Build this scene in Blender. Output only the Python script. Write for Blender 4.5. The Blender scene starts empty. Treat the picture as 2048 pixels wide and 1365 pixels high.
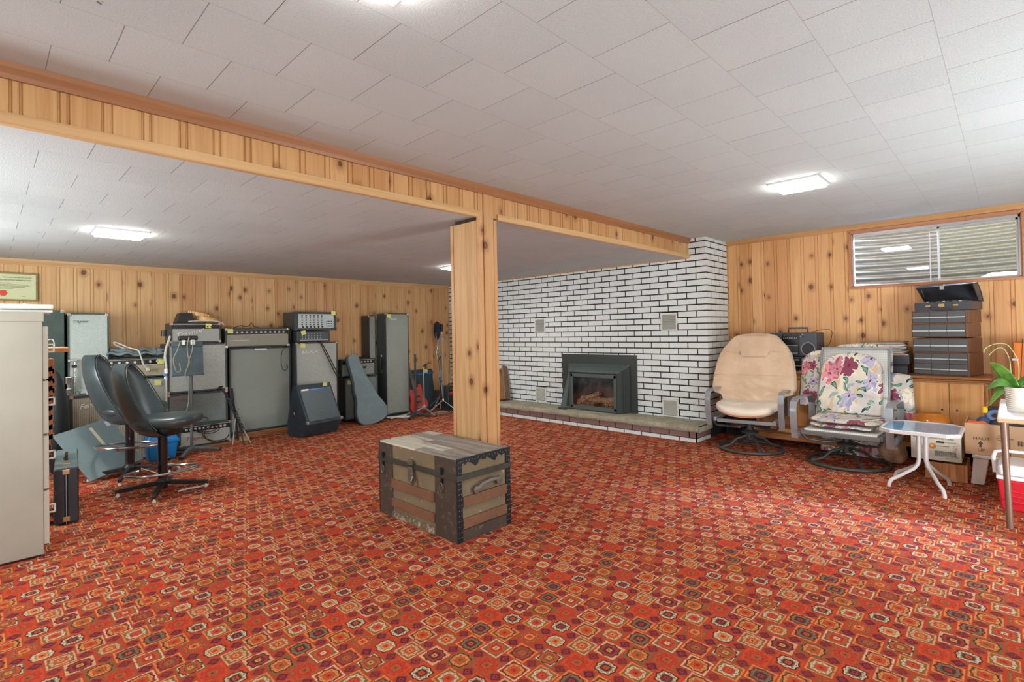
import bpy, bmesh, math, random
from mathutils import Vector, Matrix
random.seed(7)
PI = math.pi
SC = bpy.context.scene
COL = SC.collection

# ---------------------------------------------------------------- camera, world, exposure
F_PX, YAW, PITCH, ROLL, CY = 1026.1, math.radians(45.838), math.radians(0.768), math.radians(-1.115), 649.5
fw = Vector((math.sin(YAW)*math.cos(PITCH), math.cos(YAW)*math.cos(PITCH), math.sin(PITCH)))
r0 = Vector((math.cos(YAW), -math.sin(YAW), 0)); u0 = r0.cross(fw)
rt = r0*math.cos(ROLL)+u0*math.sin(ROLL); up = u0*math.cos(ROLL)-r0*math.sin(ROLL)
cd = bpy.data.cameras.new('camera'); cam = bpy.data.objects.new('camera', cd); COL.objects.link(cam)
cam.matrix_world = Matrix(((rt.x, up.x, -fw.x, 0), (rt.y, up.y, -fw.y, 0), (rt.z, up.z, -fw.z, 1.18), (0, 0, 0, 1)))
cd.sensor_width = 36; cd.lens = 36*F_PX/2048; cd.shift_y = (CY-682.5)/2048; cd.clip_start = 0.02
SC.camera = cam
SC.view_settings.view_transform = 'Standard'; SC.view_settings.look = 'None'
SC.view_settings.gamma = 1; SC.view_settings.use_curve_mapping = False
SC.view_settings.exposure = 0.12
w = bpy.data.worlds.new('world'); SC.world = w; w.use_nodes = True
w.node_tree.nodes['Background'].inputs[0].default_value = (.62, .78, 1, 1)
w.node_tree.nodes['Background'].inputs[1].default_value = .8
LAMP_W = 60.0      # emission of the ceiling panels

def area(name, loc, tgt, sx, sy, power, col):
    d = bpy.data.lights.new(name, 'AREA'); d.shape = 'RECTANGLE'; d.size = sx; d.size_y = sy
    d.energy = power; d.color = col
    o = bpy.data.objects.new(name, d); COL.objects.link(o); o.location = loc
    o.rotation_euler = (Vector(tgt)-Vector(loc)).to_track_quat('-Z', 'Y').to_euler()
    return o
# daylight falling down the window well on the right wall
area('sky_light', (7.0, 0.35, 2.95), (4.6, .75, .3), 1.3, .6, 2600, (.60, .68, 1))
# added fill lights, unseen behind and beside the camera, to brighten the ceiling
area('ceiling_fill_light', (-.7, -1.2, .7), (.2, -.2, 2.1), .8, .8, 72, (.84, .96, 1))
area('ceiling_fill_light', (3.2, -1.6, .5), (3.6, -.4, 2.1), .8, .8, 95, (.84, .96, 1))
area('ceiling_fill_light', (-1.05, 3.2, 1.3), (2.5, 3.7, 1.95), .5, .8, 38, (.88, .97, 1))
area('ceiling_fill_light', (-1.05, 5.0, 1.3), (2.5, 4.7, 1.95), .5, .8, 45, (.88, .97, 1))

# ---------------------------------------------------------------- node helper
class V:
    def __init__(s, t, k): s.t = t; s.k = k
    def _m(s, op, *a):
        n = s.t.nodes.new('ShaderNodeMath'); n.operation = op
        for i, x in enumerate((s,)+a):
            if isinstance(x, V): s.t.links.new(x.k, n.inputs[i])
            else: n.inputs[i].default_value = x
        return V(s.t, n.outputs[0])
    def __add__(s, o): return s._m('ADD', o)
    def __sub__(s, o): return s._m('SUBTRACT', o)
    def __mul__(s, o): return s._m('MULTIPLY', o)
    def __truediv__(s, o): return s._m('DIVIDE', o)
    def __radd__(s, o): return s._m('ADD', o)
    def __rmul__(s, o): return s._m('MULTIPLY', o)
    def __rsub__(s, o): return (s*-1.0)+o
    def floor(s): return s._m('FLOOR')
    def frac(s): return s._m('FRACT')
    def abs(s): return s._m('ABSOLUTE')
    def mod(s, o): return s._m('FLOORED_MODULO', o)
    def lt(s, o): return s._m('LESS_THAN', o)
    def gt(s, o): return s._m('GREATER_THAN', o)
    def cmp(s, o): return s._m('COMPARE', o, .4)
    def mx(s, o): return s._m('MAXIMUM', o)
    def mn(s, o): return s._m('MINIMUM', o)
    def pw(s, o): return s._m('POWER', o)
    def cos(s): return s._m('COSINE')
    def sin(s): return s._m('SINE')
    def at2(s, o): return s._m('ARCTAN2', o)
    def clamp(s):
        v = s._m('ADD', 0.0); v.k.node.use_clamp = True; return v
    def step(s, a, b):           # smooth 0..1 between a and b
        n = s.t.nodes.new('ShaderNodeMapRange'); n.interpolation_type = 'SMOOTHSTEP'
        s.t.links.new(s.k, n.inputs[0]); n.inputs[1].default_value = a; n.inputs[2].default_value = b
        return V(s.t, n.outputs[0])

class Mat:
    def __init__(s, name, rough=.6, col=(.5, .5, .5), metal=0, spec=.5, **kw):
        m = bpy.data.materials.new(name); m.use_nodes = True; s.m = m; s.t = m.node_tree
        s.b = s.t.nodes['Principled BSDF']; s.out = s.t.nodes['Material Output']
        s.b.inputs['Base Color'].default_value = (*col, 1); s.b.inputs['Roughness'].default_value = rough
        s.b.inputs['Metallic'].default_value = metal; s.b.inputs['Specular IOR Level'].default_value = spec
        for k, v in kw.items(): s.b.inputs[k.replace('_', ' ')].default_value = v
    def node(s, ty, **ins):
        n = s.t.nodes.new(ty)
        for k, v in ins.items():
            k = {'_0': 0, '_1': 1, '_2': 2}.get(k, k)
            s.put(n.inputs[k], v)
        return n
    def put(s, sock, v):
        if isinstance(v, V): s.t.links.new(v.k, sock)
        elif isinstance(v, bpy.types.NodeSocket): s.t.links.new(v, sock)
        elif isinstance(v, tuple) and len(v) == 3 and sock.type == 'RGBA': sock.default_value = (*v, 1)
        else: sock.default_value = v
    def pos(s, kind='world'):
        if kind == 'world': k = s.t.nodes.new('ShaderNodeNewGeometry').outputs['Position']
        else: k = s.t.nodes.new('ShaderNodeTexCoord').outputs['Object']
        sp = s.t.nodes.new('ShaderNodeSeparateXYZ'); s.t.links.new(k, sp.inputs[0])
        return [V(s.t, o) for o in sp.outputs]
    def xyz(s, x=0., y=0., z=0.):
        n = s.t.nodes.new('ShaderNodeCombineXYZ')
        for i, v in enumerate((x, y, z)): s.put(n.inputs[i], v)
        return V(s.t, n.outputs[0])
    def noise(s, vec, scale=1., detail=2., rough=.5, dist=0.):
        n = s.t.nodes.new('ShaderNodeTexNoise'); s.put(n.inputs['Vector'], vec)
        n.inputs['Scale'].default_value = scale; n.inputs['Detail'].default_value = detail
        n.inputs['Roughness'].default_value = rough; n.inputs['Distortion'].default_value = dist
        return V(s.t, n.outputs[0])
    def rnd(s, vec, ch=0):
        n = s.t.nodes.new('ShaderNodeTexWhiteNoise'); n.noise_dimensions = '3D'; s.put(n.inputs['Vector'], vec)
        if ch == 0: return V(s.t, n.outputs[0])
        sp = s.t.nodes.new('ShaderNodeSeparateColor'); s.t.links.new(n.outputs[1], sp.inputs[0])
        return [V(s.t, o) for o in sp.outputs]
    def ramp(s, fac, stops, const=False):
        n = s.t.nodes.new('ShaderNodeValToRGB'); e = n.color_ramp.elements
        n.color_ramp.interpolation = 'CONSTANT' if const else 'LINEAR'
        while len(e) < len(stops): e.new(1)
        for q, (p, c) in zip(e, stops): q.position = p; q.color = (*c, 1)
        s.put(n.inputs[0], fac); return V(s.t, n.outputs[0])
    def mix(s, f, a, b, mode='MIX'):
        n = s.t.nodes.new('ShaderNodeMix'); n.data_type = 'RGBA'; n.blend_type = mode
        s.put(n.inputs[0], f); s.put(n.inputs[6], a); s.put(n.inputs[7], b); return V(s.t, n.outputs[2])
    def color(s, c): s.put(s.b.inputs['Base Color'], c); return s
    def bump(s, h, strength=.3, dist=.002):
        n = s.node('ShaderNodeBump'); n.inputs['Strength'].default_value = strength; n.inputs['Distance'].default_value = dist
        s.put(n.inputs['Height'], h); s.t.links.new(n.outputs[0], s.b.inputs['Normal']); return s

def sr(r, g, b):
    f = lambda c: ((c/255+.055)/1.055)**2.4 if c > 10 else c/255/12.92
    return (f(r), f(g), f(b))
def plain(name, c, rough=.6, metal=0, spec=.5, nz=0, sc=60, **kw):
    M = Mat(name, rough, c, metal, spec, **kw)
    if nz:
        x, y, z = M.pos('obj'); v = M.noise(M.xyz(x, y, z), sc, 3)
        M.color(M.mix(v.step(.3, .7), tuple(q*(1-nz) for q in c), tuple(min(1, q*(1+nz)) for q in c)))
    return M.m

# ---------------------------------------------------------------- mesh helpers
class B:
    def __init__(s): s.v = []; s.f = []
    def add(s, vs, fs):
        n = len(s.v); s.v += [tuple(q) for q in vs]; s.f += [tuple(i+n for i in f) for f in fs]; return s
    def box(s, x0, x1, y0, y1, z0, z1, M=None):
        vs = [Vector((x, y, z)) for z in (z0, z1) for y in (y0, y1) for x in (x0, x1)]
        if M: vs = [M@q for q in vs]
        return s.add(vs, [(0, 2, 3, 1), (4, 5, 7, 6), (0, 1, 5, 4), (2, 6, 7, 3), (0, 4, 6, 2), (1, 3, 7, 5)])
    def cbox(s, c, d, M=None):
        return s.box(c[0]-d[0]/2, c[0]+d[0]/2, c[1]-d[1]/2, c[1]+d[1]/2, c[2]-d[2]/2, c[2]+d[2]/2, M)
    def tube(s, pts, r, n=10, closed=False, sx=1.):
        pts = [Vector(p) for p in pts]; R = r if isinstance(r, (list, tuple)) else [r]*len(pts)
        m = len(pts); rings = []; ref = None
        for i, p in enumerate(pts):
            if closed: t = pts[(i+1) % m]-pts[i-1]
            else: t = pts[min(i+1, m-1)]-pts[max(i-1, 0)]
            t.normalize()
            if ref is None: ref = Vector((0, 0, 1)) if abs(t.z) < .9 else Vector((1, 0, 0))
            a = t.cross(ref); 
            if a.length < 1e-4: a = t.orthogonal()
            a.normalize(); b = a.cross(t).normalized(); ref = b
            rings.append([p+(a*math.cos(2*PI*k/n)*sx+b*math.sin(2*PI*k/n))*R[i] for k in range(n)])
        vs = [q for g in rings for q in g]; fs = []
        for i in range(m if closed else m-1):
            j = (i+1) % m
            for k in range(n): fs.append((i*n+k, j*n+k, j*n+(k+1) % n, i*n+(k+1) % n))
        if not closed: fs += [tuple(range(n)), tuple((m-1)*n+k for k in reversed(range(n)))]
        return s.add(vs, fs)
    def lathe(s, prof, c=(0, 0, 0), n=24, M=None, cap=True):
        vs = []; fs = []; m = len(prof)
        for r, z in prof:
            for k in range(n): vs.append(Vector((c[0]+r*math.cos(2*PI*k/n), c[1]+r*math.sin(2*PI*k/n), c[2]+z)))
        for i in range(m-1):
            for k in range(n): fs.append((i*n+k, i*n+(k+1) % n, (i+1)*n+(k+1) % n, (i+1)*n+k))
        if cap: fs += [tuple(reversed(range(n))), tuple((m-1)*n+k for k in range(n))]
        if M: vs = [M@q for q in vs]
        return s.add(vs, fs)
    def prism(s, poly, d0, d1, ax='y', M=None):   # polygon in the plane normal to ax
        def P(a, b, d): return Vector({'y': (a, d, b), 'x': (d, a, b), 'z': (a, b, d)}[ax])
        n = len(poly); vs = [P(a, b, d0) for a, b in poly]+[P(a, b, d1) for a, b in poly]
        if M: vs = [M@q for q in vs]
        fs = [tuple(range(n)), tuple(reversed(range(n, 2*n)))]+[(i, n+i, n+(i+1) % n, (i+1) % n) for i in range(n)]
        return s.add(vs, fs)
    def grid(s, fn, nu, nv, cu=False, cv=False):
        vs = [fn(i/(nu if cu else nu-1), j/(nv if cv else nv-1)) for i in range(nu) for j in range(nv)]
        fs = []
        for i in range(nu if cu else nu-1):
            for j in range(nv if cv else nv-1):
                fs.append((i*nv+j, ((i+1) % nu)*nv+j, ((i+1) % nu)*nv+(j+1) % nv, i*nv+(j+1) % nv))
        return s.add(vs, fs)
    def shift(s, d):
        s.v = [(a+d[0], b+d[1], c+d[2]) for a, b, c in s.v]; return s
    def build(s, name, mat, parent=None, bevel=0, smooth=False, seg=2, sub=0, thick=0, M=None):
        me = bpy.data.meshes.new(name)
        vs = [M@Vector(q) for q in s.v] if M else s.v
        me.from_pydata(vs, [], s.f); me.update()
        bm = bmesh.new(); bm.from_mesh(me); bmesh.ops.recalc_face_normals(bm, faces=bm.faces); bm.to_mesh(me); bm.free()
        for mm in (mat if isinstance(mat, (list, tuple)) else [mat]): me.materials.append(mm)
        o = bpy.data.objects.new(name, me); COL.objects.link(o)
        if parent: o.parent = parent
        if smooth or bevel:
            for p in me.polygons: p.use_smooth = True
        if thick:
            q = o.modifiers.new('s', 'SOLIDIFY'); q.thickness = thick; q.offset = 0
        if bevel:
            q = o.modifiers.new('b', 'BEVEL'); q.width = bevel; q.segments = seg; q.limit_method = 'ANGLE'
            q.harden_normals = True
        if sub:
            q = o.modifiers.new('u', 'SUBSURF'); q.levels = q.render_levels = sub
        if smooth and not bevel:
            try: me.set_sharp_from_angle(angle=math.radians(40))
            except Exception: pass
        return o
def Rz(a): return Matrix.Rotation(a, 4, 'Z')
def Rx(a): return Matrix.Rotation(a, 4, 'X')
def Ry(a): return Matrix.Rotation(a, 4, 'Y')
def T(x, y, z): return Matrix.Translation((x, y, z))
def thing(name, label, cat, loc=(0, 0, 0), rz=0, group=None):
    o = bpy.data.objects.new(name, None); COL.objects.link(o); o.empty_display_size = .1
    o.location = loc; o.rotation_euler = (0, 0, rz); return tag(o, label, cat, group)
def tag(o, label, cat, group=None):
    o['label'] = label; o['category'] = cat
    if group: o['group'] = group
    return o
def struct(o): o['kind'] = 'structure'; return o
def copy_tree(root, loc=None, rz=None, label=None):
    r = root.copy(); COL.objects.link(r)
    if loc is not None: r.location = loc
    if rz is not None: r.rotation_euler = (0, 0, rz)
    if label: r['label'] = label
    for ch in list(root.children):
        c = ch.copy(); COL.objects.link(c); c.parent = r
        for g in list(ch.children):
            d = g.copy(); COL.objects.link(d); d.parent = c
    return r
def text(s, size, mat, name='lettering', parent=None, M=None, shear=0, depth=.0006, align='LEFT', sx=1.):
    cu = bpy.data.curves.new('t', 'FONT'); cu.body = s; cu.size = size; cu.extrude = depth; cu.shear = shear
    cu.align_x = align; cu.resolution_u = 3
    to = bpy.data.objects.new('t', cu); COL.objects.link(to)
    dg = bpy.context.evaluated_depsgraph_get(); me = bpy.data.meshes.new_from_object(to.evaluated_get(dg))
    bpy.data.objects.remove(to); me.name = name
    me.transform(Matrix.Scale(sx, 4, (1, 0, 0)))
    if M: me.transform(M)
    me.materials.clear(); me.materials.append(mat)
    o = bpy.data.objects.new(name, me); COL.objects.link(o)
    if parent: o.parent = parent
    return o
def join(objs, name, parent=None):
    """merge text meshes of one part into a single mesh"""
    bm = bmesh.new(); mats = []
    for o in objs:
        k = len(bm.faces); bm.from_mesh(o.data); bm.faces.ensure_lookup_table()
        if o.data.materials[0] not in mats: mats.append(o.data.materials[0])
        for f in bm.faces[k:]: f.material_index = mats.index(o.data.materials[0])
    me = bpy.data.meshes.new(name); bm.to_mesh(me); bm.free()
    for m in mats: me.materials.append(m)
    for o in objs: bpy.data.objects.remove(o)
    o = bpy.data.objects.new(name, me); COL.objects.link(o); o.parent = parent; return o
FRONT = Rx(PI/2)                       # text facing -Y
LEFTW = Rz(-PI/2)@Rx(PI/2)             # text facing -X

# ---------------------------------------------------------------- surface materials
def pine(name, ax, pitch, phase, dark=1., knots=True, horiz=False, tint=(1, 1, 1), kind='world'):
    M = Mat(name, .42, spec=.35); p = M.pos(kind)
    h = p[ax]; z = p[2]
    if horiz: h, z = p[2], p[ax]
    bd = ((h-phase)/pitch).floor(); r = M.rnd(M.xyz(bd, 3.3, 1.7), 1)
    zz = z+r[0]*7.0
    # knots
    vo = M.node('ShaderNodeTexVoronoi', Vector=M.xyz(h/.15, zz/.30, 0.)); vo.voronoi_dimensions = '2D'; vo.inputs['Scale'].default_value = 1.
    sp = M.node('ShaderNodeSeparateXYZ', _0=vo.outputs['Position']); cs = M.node('ShaderNodeSeparateColor', _0=vo.outputs['Color'])
    dh = (h-V(M.t, sp.outputs[0])*.15); dz = (zz-V(M.t, sp.outputs[1])*.30)*.75
    d = (dh*dh+dz*dz).pw(.5)
    wob = M.noise(M.xyz(h, zz, 0.), 60, 2)*.008
    rad = V(M.t, cs.outputs[1])*.013+.006
    on = V(M.t, cs.outputs[0]).gt(.5 if knots else 1.1)
    e = d+wob-.004
    kn = ((e-rad)*-1.).step(-.004, .003)*on
    halo = ((e-rad)*-1.).step(-.05, .0)*on
    warp = halo*.012
    g1 = M.noise(M.xyz((h+warp)*95., zz*1.6, r[1]*9.), 1, 3, .6, .3)
    g2 = M.noise(M.xyz((h+warp)*30., zz*1.1, r[2]*9.), 1, 2, .5, 1.2)
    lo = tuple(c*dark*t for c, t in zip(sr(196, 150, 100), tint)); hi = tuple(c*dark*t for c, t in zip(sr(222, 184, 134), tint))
    c = M.mix((g1*.30+g2*.70+(r[1]-.5)*.22).step(.2, .8), hi, lo)
    c = M.mix(r[2].step(.6, 1.)*.28, c, tuple(q*dark*t for q, t in zip(sr(190, 130, 88), tint)))
    c = M.mix(halo*halo*.55, c, tuple(q*dark for q in sr(140, 88, 54)))
    core = ((e-rad*.45)*-1.).step(-.003, .002)*on
    c = M.mix(kn*.85, c, tuple(q*dark for q in sr(92, 56, 38)))
    c = M.mix(core*.55, c, tuple(q*dark for q in sr(140, 92, 66)))
    M.color(c); M.bump(g1, .08, .001); return M.m
PW = .131
pine_back = pine('pine_back', 0, PW, .237); pine_right = pine('pine_right', 1, PW, .36, tint=(1.10, .97, .88))
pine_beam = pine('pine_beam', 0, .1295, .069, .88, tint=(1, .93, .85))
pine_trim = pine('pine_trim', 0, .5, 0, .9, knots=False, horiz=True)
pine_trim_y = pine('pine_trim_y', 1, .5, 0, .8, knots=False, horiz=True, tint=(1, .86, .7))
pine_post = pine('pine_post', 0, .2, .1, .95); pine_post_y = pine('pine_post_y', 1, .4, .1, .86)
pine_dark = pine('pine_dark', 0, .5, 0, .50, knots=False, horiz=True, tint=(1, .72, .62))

def wood(name, c0, c1, ax=0, rough=.45, sc=1., kind='obj', spec=.4):
    """plain wood, grain running along local axis ax"""
    M = Mat(name, rough, spec=spec); p = M.pos(kind); s = [60*sc]*3; s[ax] = 2.5*sc
    v = M.xyz(p[0]*s[0], p[1]*s[1], p[2]*s[2]); g = M.noise(v, 1, 4, .6, .6)
    M.color(M.mix(g.step(.3, .72), c0, c1)); M.bump(g, .1, .001); return M.m

def carpet():
    M = Mat('carpet', .95, spec=.1); x, y, z = M.pos()
    u = .04535
    X = (x-1.961)/u+1.; Y = (y-1.494)/u+1.
    # soft woven wobble
    nzv = M.noise(M.xyz(x, y, 0.), 240, 2); X = X+(nzv-.5)*.22; nzw = M.noise(M.xyz(x, y, 5.), 240, 2); Y = Y+(nzw-.5)*.22
    ix = X.floor(); iy = Y.floor(); fx = X.frac(); fy = Y.frac()
    c = (ix-iy*2.).mod(5.)
    is1 = c.cmp(1.); is3 = c.cmp(3.); is4 = c.cmp(4.); small = c.cmp(2.)
    dx = is1+is4; dy = is3+is4
    gx = ix-dx; gy = iy-dy                         # lower-left unit cell of the big square
    lx = fx+dx-1.; ly = fy+dy-1.
    i = (gx*2.+gy)/5.; j = (gy*2.-gx)/5.
    k = (i-j*3.+.01).floor().mod(10.); par = (j+.01).floor().mod(2.)
    kk = (k+par*10.+.5)/20.
    r = (lx*lx+ly*ly).pw(.5); th = ly.at2(lx)
    sc8 = (th*8.).cos(); rr = r*(1.-sc8*.075)+((th*4.).cos()*.03)
    sq = lx.abs().mx(ly.abs())
    O = sr(212, 84, 46); R_ = sr(198, 56, 44); D = sr(58, 46, 48); Wh = sr(216, 202, 170); Gd = sr(226, 150, 82); Ol = sr(128, 104, 66)
    Cr = sr(172, 52, 62); Gy = sr(126, 116, 98); Pk = sr(218, 176, 134); BG = sr(196, 66, 44)
    def look(cols): return M.ramp(kk, [(q/20, cc) for q, cc in enumerate(cols)], True)
    #            0   1   2   3   4   5   6   7   8   9
    bord = look([O, Pk, BG, Gd, Ol, BG, O, Ol, Wh, Gd,   Wh, Gd, BG, Gd, Ol, Gd, Gd, O, Pk, Pk])
    bg =   look([BG, Pk, Ol, Ol, Wh, BG, BG, O, Ol, Ol,  BG, BG, Ol, Ol, Ol, BG, O, O, Ol, Ol])
    outl = look([D, D, Ol, Ol, D, D, D, R_, Ol, D,       D, D, Ol, Ol, D, D, D, R_, Ol, D])
    body = look([Wh, Cr, Pk, Wh, O, Wh, Wh, R_, O, Gd,   Gd, Cr, R_, Wh, Gd, Gy, Gy, R_, Pk, Gd])
    ring = look([D, D, O, R_, Ol, Gd, D, O, R_, O,       O, Ol, Gd, O, O, D, D, O, O, O])
    core = look([O, Gd, Gd, O, Gd, O, Cr, Ol, Wh, R_,    R_, O, O, R_, Ol, O, Cr, Ol, Gd, R_])
    dots = (((th*8.).cos()*(r*24.).sin()).gt(.45))*r.gt(.34)*r.lt(.74)
    cc = M.mix(sq.gt(.80), bg, bord); cc = M.mix(sq.gt(.93), cc, BG)
    cc = M.mix(rr.lt(.84), cc, outl); cc = M.mix(rr.lt(.715), cc, body)
    cc = M.mix(dots*.8, cc, ring)
    cc = M.mix(rr.lt(.47)*.75, cc, D); cc = M.mix(rr.lt(.41), cc, ring); cc = M.mix(((th*8.).cos().gt(.3))*rr.gt(.50)*rr.lt(.62)*.45, cc, Ol); cc = M.mix(rr.lt(.24), cc, core); cc = M.mix(rr.lt(.08), cc, D)
    # small squares
    sx_ = fx-.5; sy_ = fy-.5; sd = sx_.abs()+sy_.abs(); sr_ = (sx_*sx_+sy_*sy_).pw(.5)
    srnd = M.rnd(M.xyz(ix.mod(10.), iy.mod(10.), 2.))
    dk = M.mix(srnd, sr(78, 40, 66), sr(118, 56, 56))
    sm = M.mix(sd.lt(.52), sr(176, 74, 50), dk); sm = M.mix(sr_.lt(.2), sm, sr(172, 40, 56)); sm = M.mix(sr_.lt(.08), sm, D)
    cc = M.mix(small, cc, sm)
    f1 = M.noise(M.xyz(x, y, 0.), 700, 2); f2 = M.noise(M.xyz(x, y, 3.), 90, 3)
    cc = M.mix(((f1-.5)*1.1+(f2-.5)*.5+.5).step(.2, .8)*.46, cc, sr(128, 58, 34))
    cc = M.mix((f2-.52).step(0., .3)*.22, cc, sr(232, 150, 96))
    M.color(cc); M.bump(f1, .6, .004); return M.m

def ceil_mat():
    M = Mat('ceiling_tile', .8, spec=.2); x, y, z = M.pos()
    lower = y.gt(2.53)
    row = ((y-2.27-lower*.26)/.302); ri = row.floor(); rf = (row.frac()-.5).abs()
    off = (ri+lower).mod(2.)*.5
    cx = (x-.466)/.3065+off; ci = cx.floor(); cf = (cx.frac()-.5).abs()
    j1 = rf.gt(.4965)*.35; rr = M.rnd(M.xyz(ci, ri, 1.), 1)
    j2 = cf.gt(.4955)*(rr[0]*.5+.45)
    n1 = M.noise(M.xyz(x, y, 0.), 160, 3); n2 = M.noise(M.xyz(x, y, 0.), 2.2, 3)
    base = M.mix((rr[1]*.3+n2*.7), sr(184, 190, 192), sr(200, 206, 206))
    base = M.mix(n1.step(.35, .75)*.16, base, sr(150, 142, 138))
    vo = M.node('ShaderNodeTexVoronoi', Vector=M.xyz(x, y, 0.)); vo.inputs['Scale'].default_value = 3.1
    cs = M.node('ShaderNodeSeparateColor', _0=vo.outputs['Color']); wb = (M.noise(M.xyz(x, y, 0.), 70, 2)-.5)*.10
    chip = ((V(M.t, vo.outputs['Distance'])+wb).lt(V(M.t, cs.outputs[1])*.034+.006))*V(M.t, cs.outputs[0]).gt(.55)
    base = M.mix(chip*.8, base, sr(96, 82, 74))
    base = M.mix(j1.mx(j2), base, sr(88, 80, 76))
    M.color(base); M.bump(n1, .5, .003); return M.m

def brick_mat(name, c, sp):
    M = Mat(name, .55, spec=.45); x, y, z = M.pos()
    n = M.noise(M.xyz(x, y, z), 190, 2, .6); n2 = M.noise(M.xyz(x, y, z), 5, 2)
    b = M.rnd(M.xyz((y/.2225).floor(), (z/.0687).floor(), 0.))
    cc = M.mix(b*.6, c, tuple(q*.92 for q in c))
    cc = M.mix(n.step(.57, .70)*.7, cc, sp); M.color(cc); M.bump(n, .8, .004); return M.m
brick_white = brick_mat('brick_white', sr(232, 240, 240), sr(176, 158, 146))
brick_brown = brick_mat('brick_brown', sr(146, 116, 110), sr(106, 82, 78))
mortar = plain('mortar', sr(34, 27, 26), .95, nz=.3, sc=200)
def stone_mat():
    M = Mat('hearth_stone', .85, spec=.2); x, y, z = M.pos(); n = M.noise(M.xyz(x, y, z), 7, 6, .65); m = M.noise(M.xyz(x, y, z), 60, 4, .7)
    M.color(M.mix((n*.5+m*.5).step(.3, .7), sr(142, 136, 118), sr(188, 182, 160))); M.bump(m, .8, .008); return M.m
stone = stone_mat()

# ---------------------------------------------------------------- setting
X0, X1, Y0, Y1, XK, YK, H, H2, YB = -1.3, 5.994, -2.2, 6.735, 5.425, 2.34, 2.164, 1.959, 2.531
struct(B().box(X0-.1, X1+.1, Y0-.1, Y1+.1, -.1, 0).build('floor', carpet()))
cm = ceil_mat()
c = B().box(X0-.1, X1+.1, Y0-.1, YB+.02, H, H+.1); c.box(X0-.1, X1+.1, YB+.02, Y1+.1, H2, H+.1)
struct(c.build('ceiling', cm))

def boards(a0, a1, z0, z1, pitch, phase, g=.007, dep=.006, bead=.027):
    """profile list of (h, depth) with V grooves"""
    pts = [(a0, 0)]; k = math.floor((a0-phase)/pitch)
    while phase+k*pitch < a1:
        for q in (phase+k*pitch, phase+k*pitch+bead):
            if a0+g < q < a1-g: pts += [(q-g/2, 0), (q-g/6, dep), (q+g/6, dep), (q+g/2, 0)]
        k += 1
    return pts+[(a1, 0)]
def panel(b, P, a0, a1, z0, z1, pitch, phase, **k):
    pr = boards(a0, a1, z0, z1, pitch, phase, **k)
    vs = [P(h, d, z) for z in (z0, z1) for h, d in pr]; n = len(pr)
    return b.add(vs, [(i, i+1, n+i+1, n+i) for i in range(n-1)])
b = B(); panel(b, lambda h, d, z: (h, Y1+d, z), X0, XK+.02, 0, H2, PW, .237); b.box(X0-.1, X1+.1, Y1+.008, Y1+.1, 0, H+.1)
struct(b.build('wall_back', pine_back))
WY0, WY1, WZ0, WZ1 = -.085, 1.118, 1.553, 2.085
b = B(); P = lambda h, d, z: (X1+d, h, z)
panel(b, P, Y0, YK+.02, 0, WZ0, PW, .36); panel(b, P, WY1, YK+.02, WZ0, H, PW, .36); panel(b, P, Y0, WY0, WZ0, H, PW, .36)
panel(b, P, WY0, WY1, WZ1, H, PW, .36)
b.box(X1+.008, X1+.12, Y0, YK+.1, 0, WZ0); b.box(X1+.008, X1+.12, WY1, YK+.1, WZ0, H+.1); b.box(X1+.008, X1+.12, Y0, WY0, WZ0, H+.1); b.box(X1+.008, X1+.12, WY0, WY1, WZ1, H+.1)
struct(b.build('wall_right', pine_right))
b = B(); panel(b, lambda h, d, z: (X0-d, h, z), Y0, Y1, 0, H, PW, .1); b.box(X0-.1, X0-.008, Y0-.1, Y1+.1, 0, H+.1)
struct(b.build('wall_left', pine_right))
b = B(); panel(b, lambda h, d, z: (h, Y0-d, z), X0, X1, 0, H, PW, .1); b.box(X0-.1, X1+.1, Y0-.1, Y0-.008, 0, H+.1)
struct(b.build('wall_front', pine_back))

# beam fascia where the ceiling steps down
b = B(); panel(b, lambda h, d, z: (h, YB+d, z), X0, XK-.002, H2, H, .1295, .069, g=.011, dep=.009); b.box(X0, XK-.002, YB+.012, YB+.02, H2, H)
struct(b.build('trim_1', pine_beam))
def molding(name, prof, a0, a1, P, mat):
    n = len(prof); vs = [P(a, d, z) for a in (a0, a1) for d, z in prof]
    return struct(B().add(vs, [(i, (i+1) % n, n+(i+1) % n, n+i) for i in range(n)]+[tuple(range(n)), tuple(range(n, 2*n))]).build(name, mat))
crown = lambda H: [(0, H), (0, H-.055), (.012, H-.055), (.018, H-.04), (.03, H-.02), (.036, H)]
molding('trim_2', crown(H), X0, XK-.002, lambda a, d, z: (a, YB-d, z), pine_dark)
molding('trim_3', [(-.02, H2-.012), (-.02, H2+.002), (0, H2+.002), (0, H2+.03), (.012, H2+.03), (.014, H2-.008), (.01, H2-.012)], X0, 2.293, lambda a, d, z: (a, YB-d, z), pine_trim)
molding('trim_4', [(-.02, H2-.012), (-.02, H2+.002), (0, H2+.002), (0, H2+.03), (.012, H2+.03), (.014, H2-.008), (.01, H2-.012)], 2.475, XK-.002, lambda a, d, z: (a, YB-d, z), pine_trim)
molding('trim_5', crown(H2), X0, XK, lambda a, d, z: (a, Y1-d, z), pine_trim)
molding('trim_6', [(0, H), (0, H-.05), (.01, H-.05), (.014, H-.03), (.02, H)], Y0, YK, lambda a, d, z: (X1-d, a, z), pine_trim_y)
molding('trim_7', [(0, H2), (0, H2-.014), (.008, H2-.014), (.012, H2)], YB, Y1, lambda a, d, z: (XK-.006-d, a, z), pine_trim_y)
molding('trim_8', [(0, 0), (0, H2-.05), (.012, H2-.05), (.018, .0)], 0, 1, lambda a, d, z: (XK-.01-d, Y1-.02*a-.001, z), pine_trim)

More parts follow.
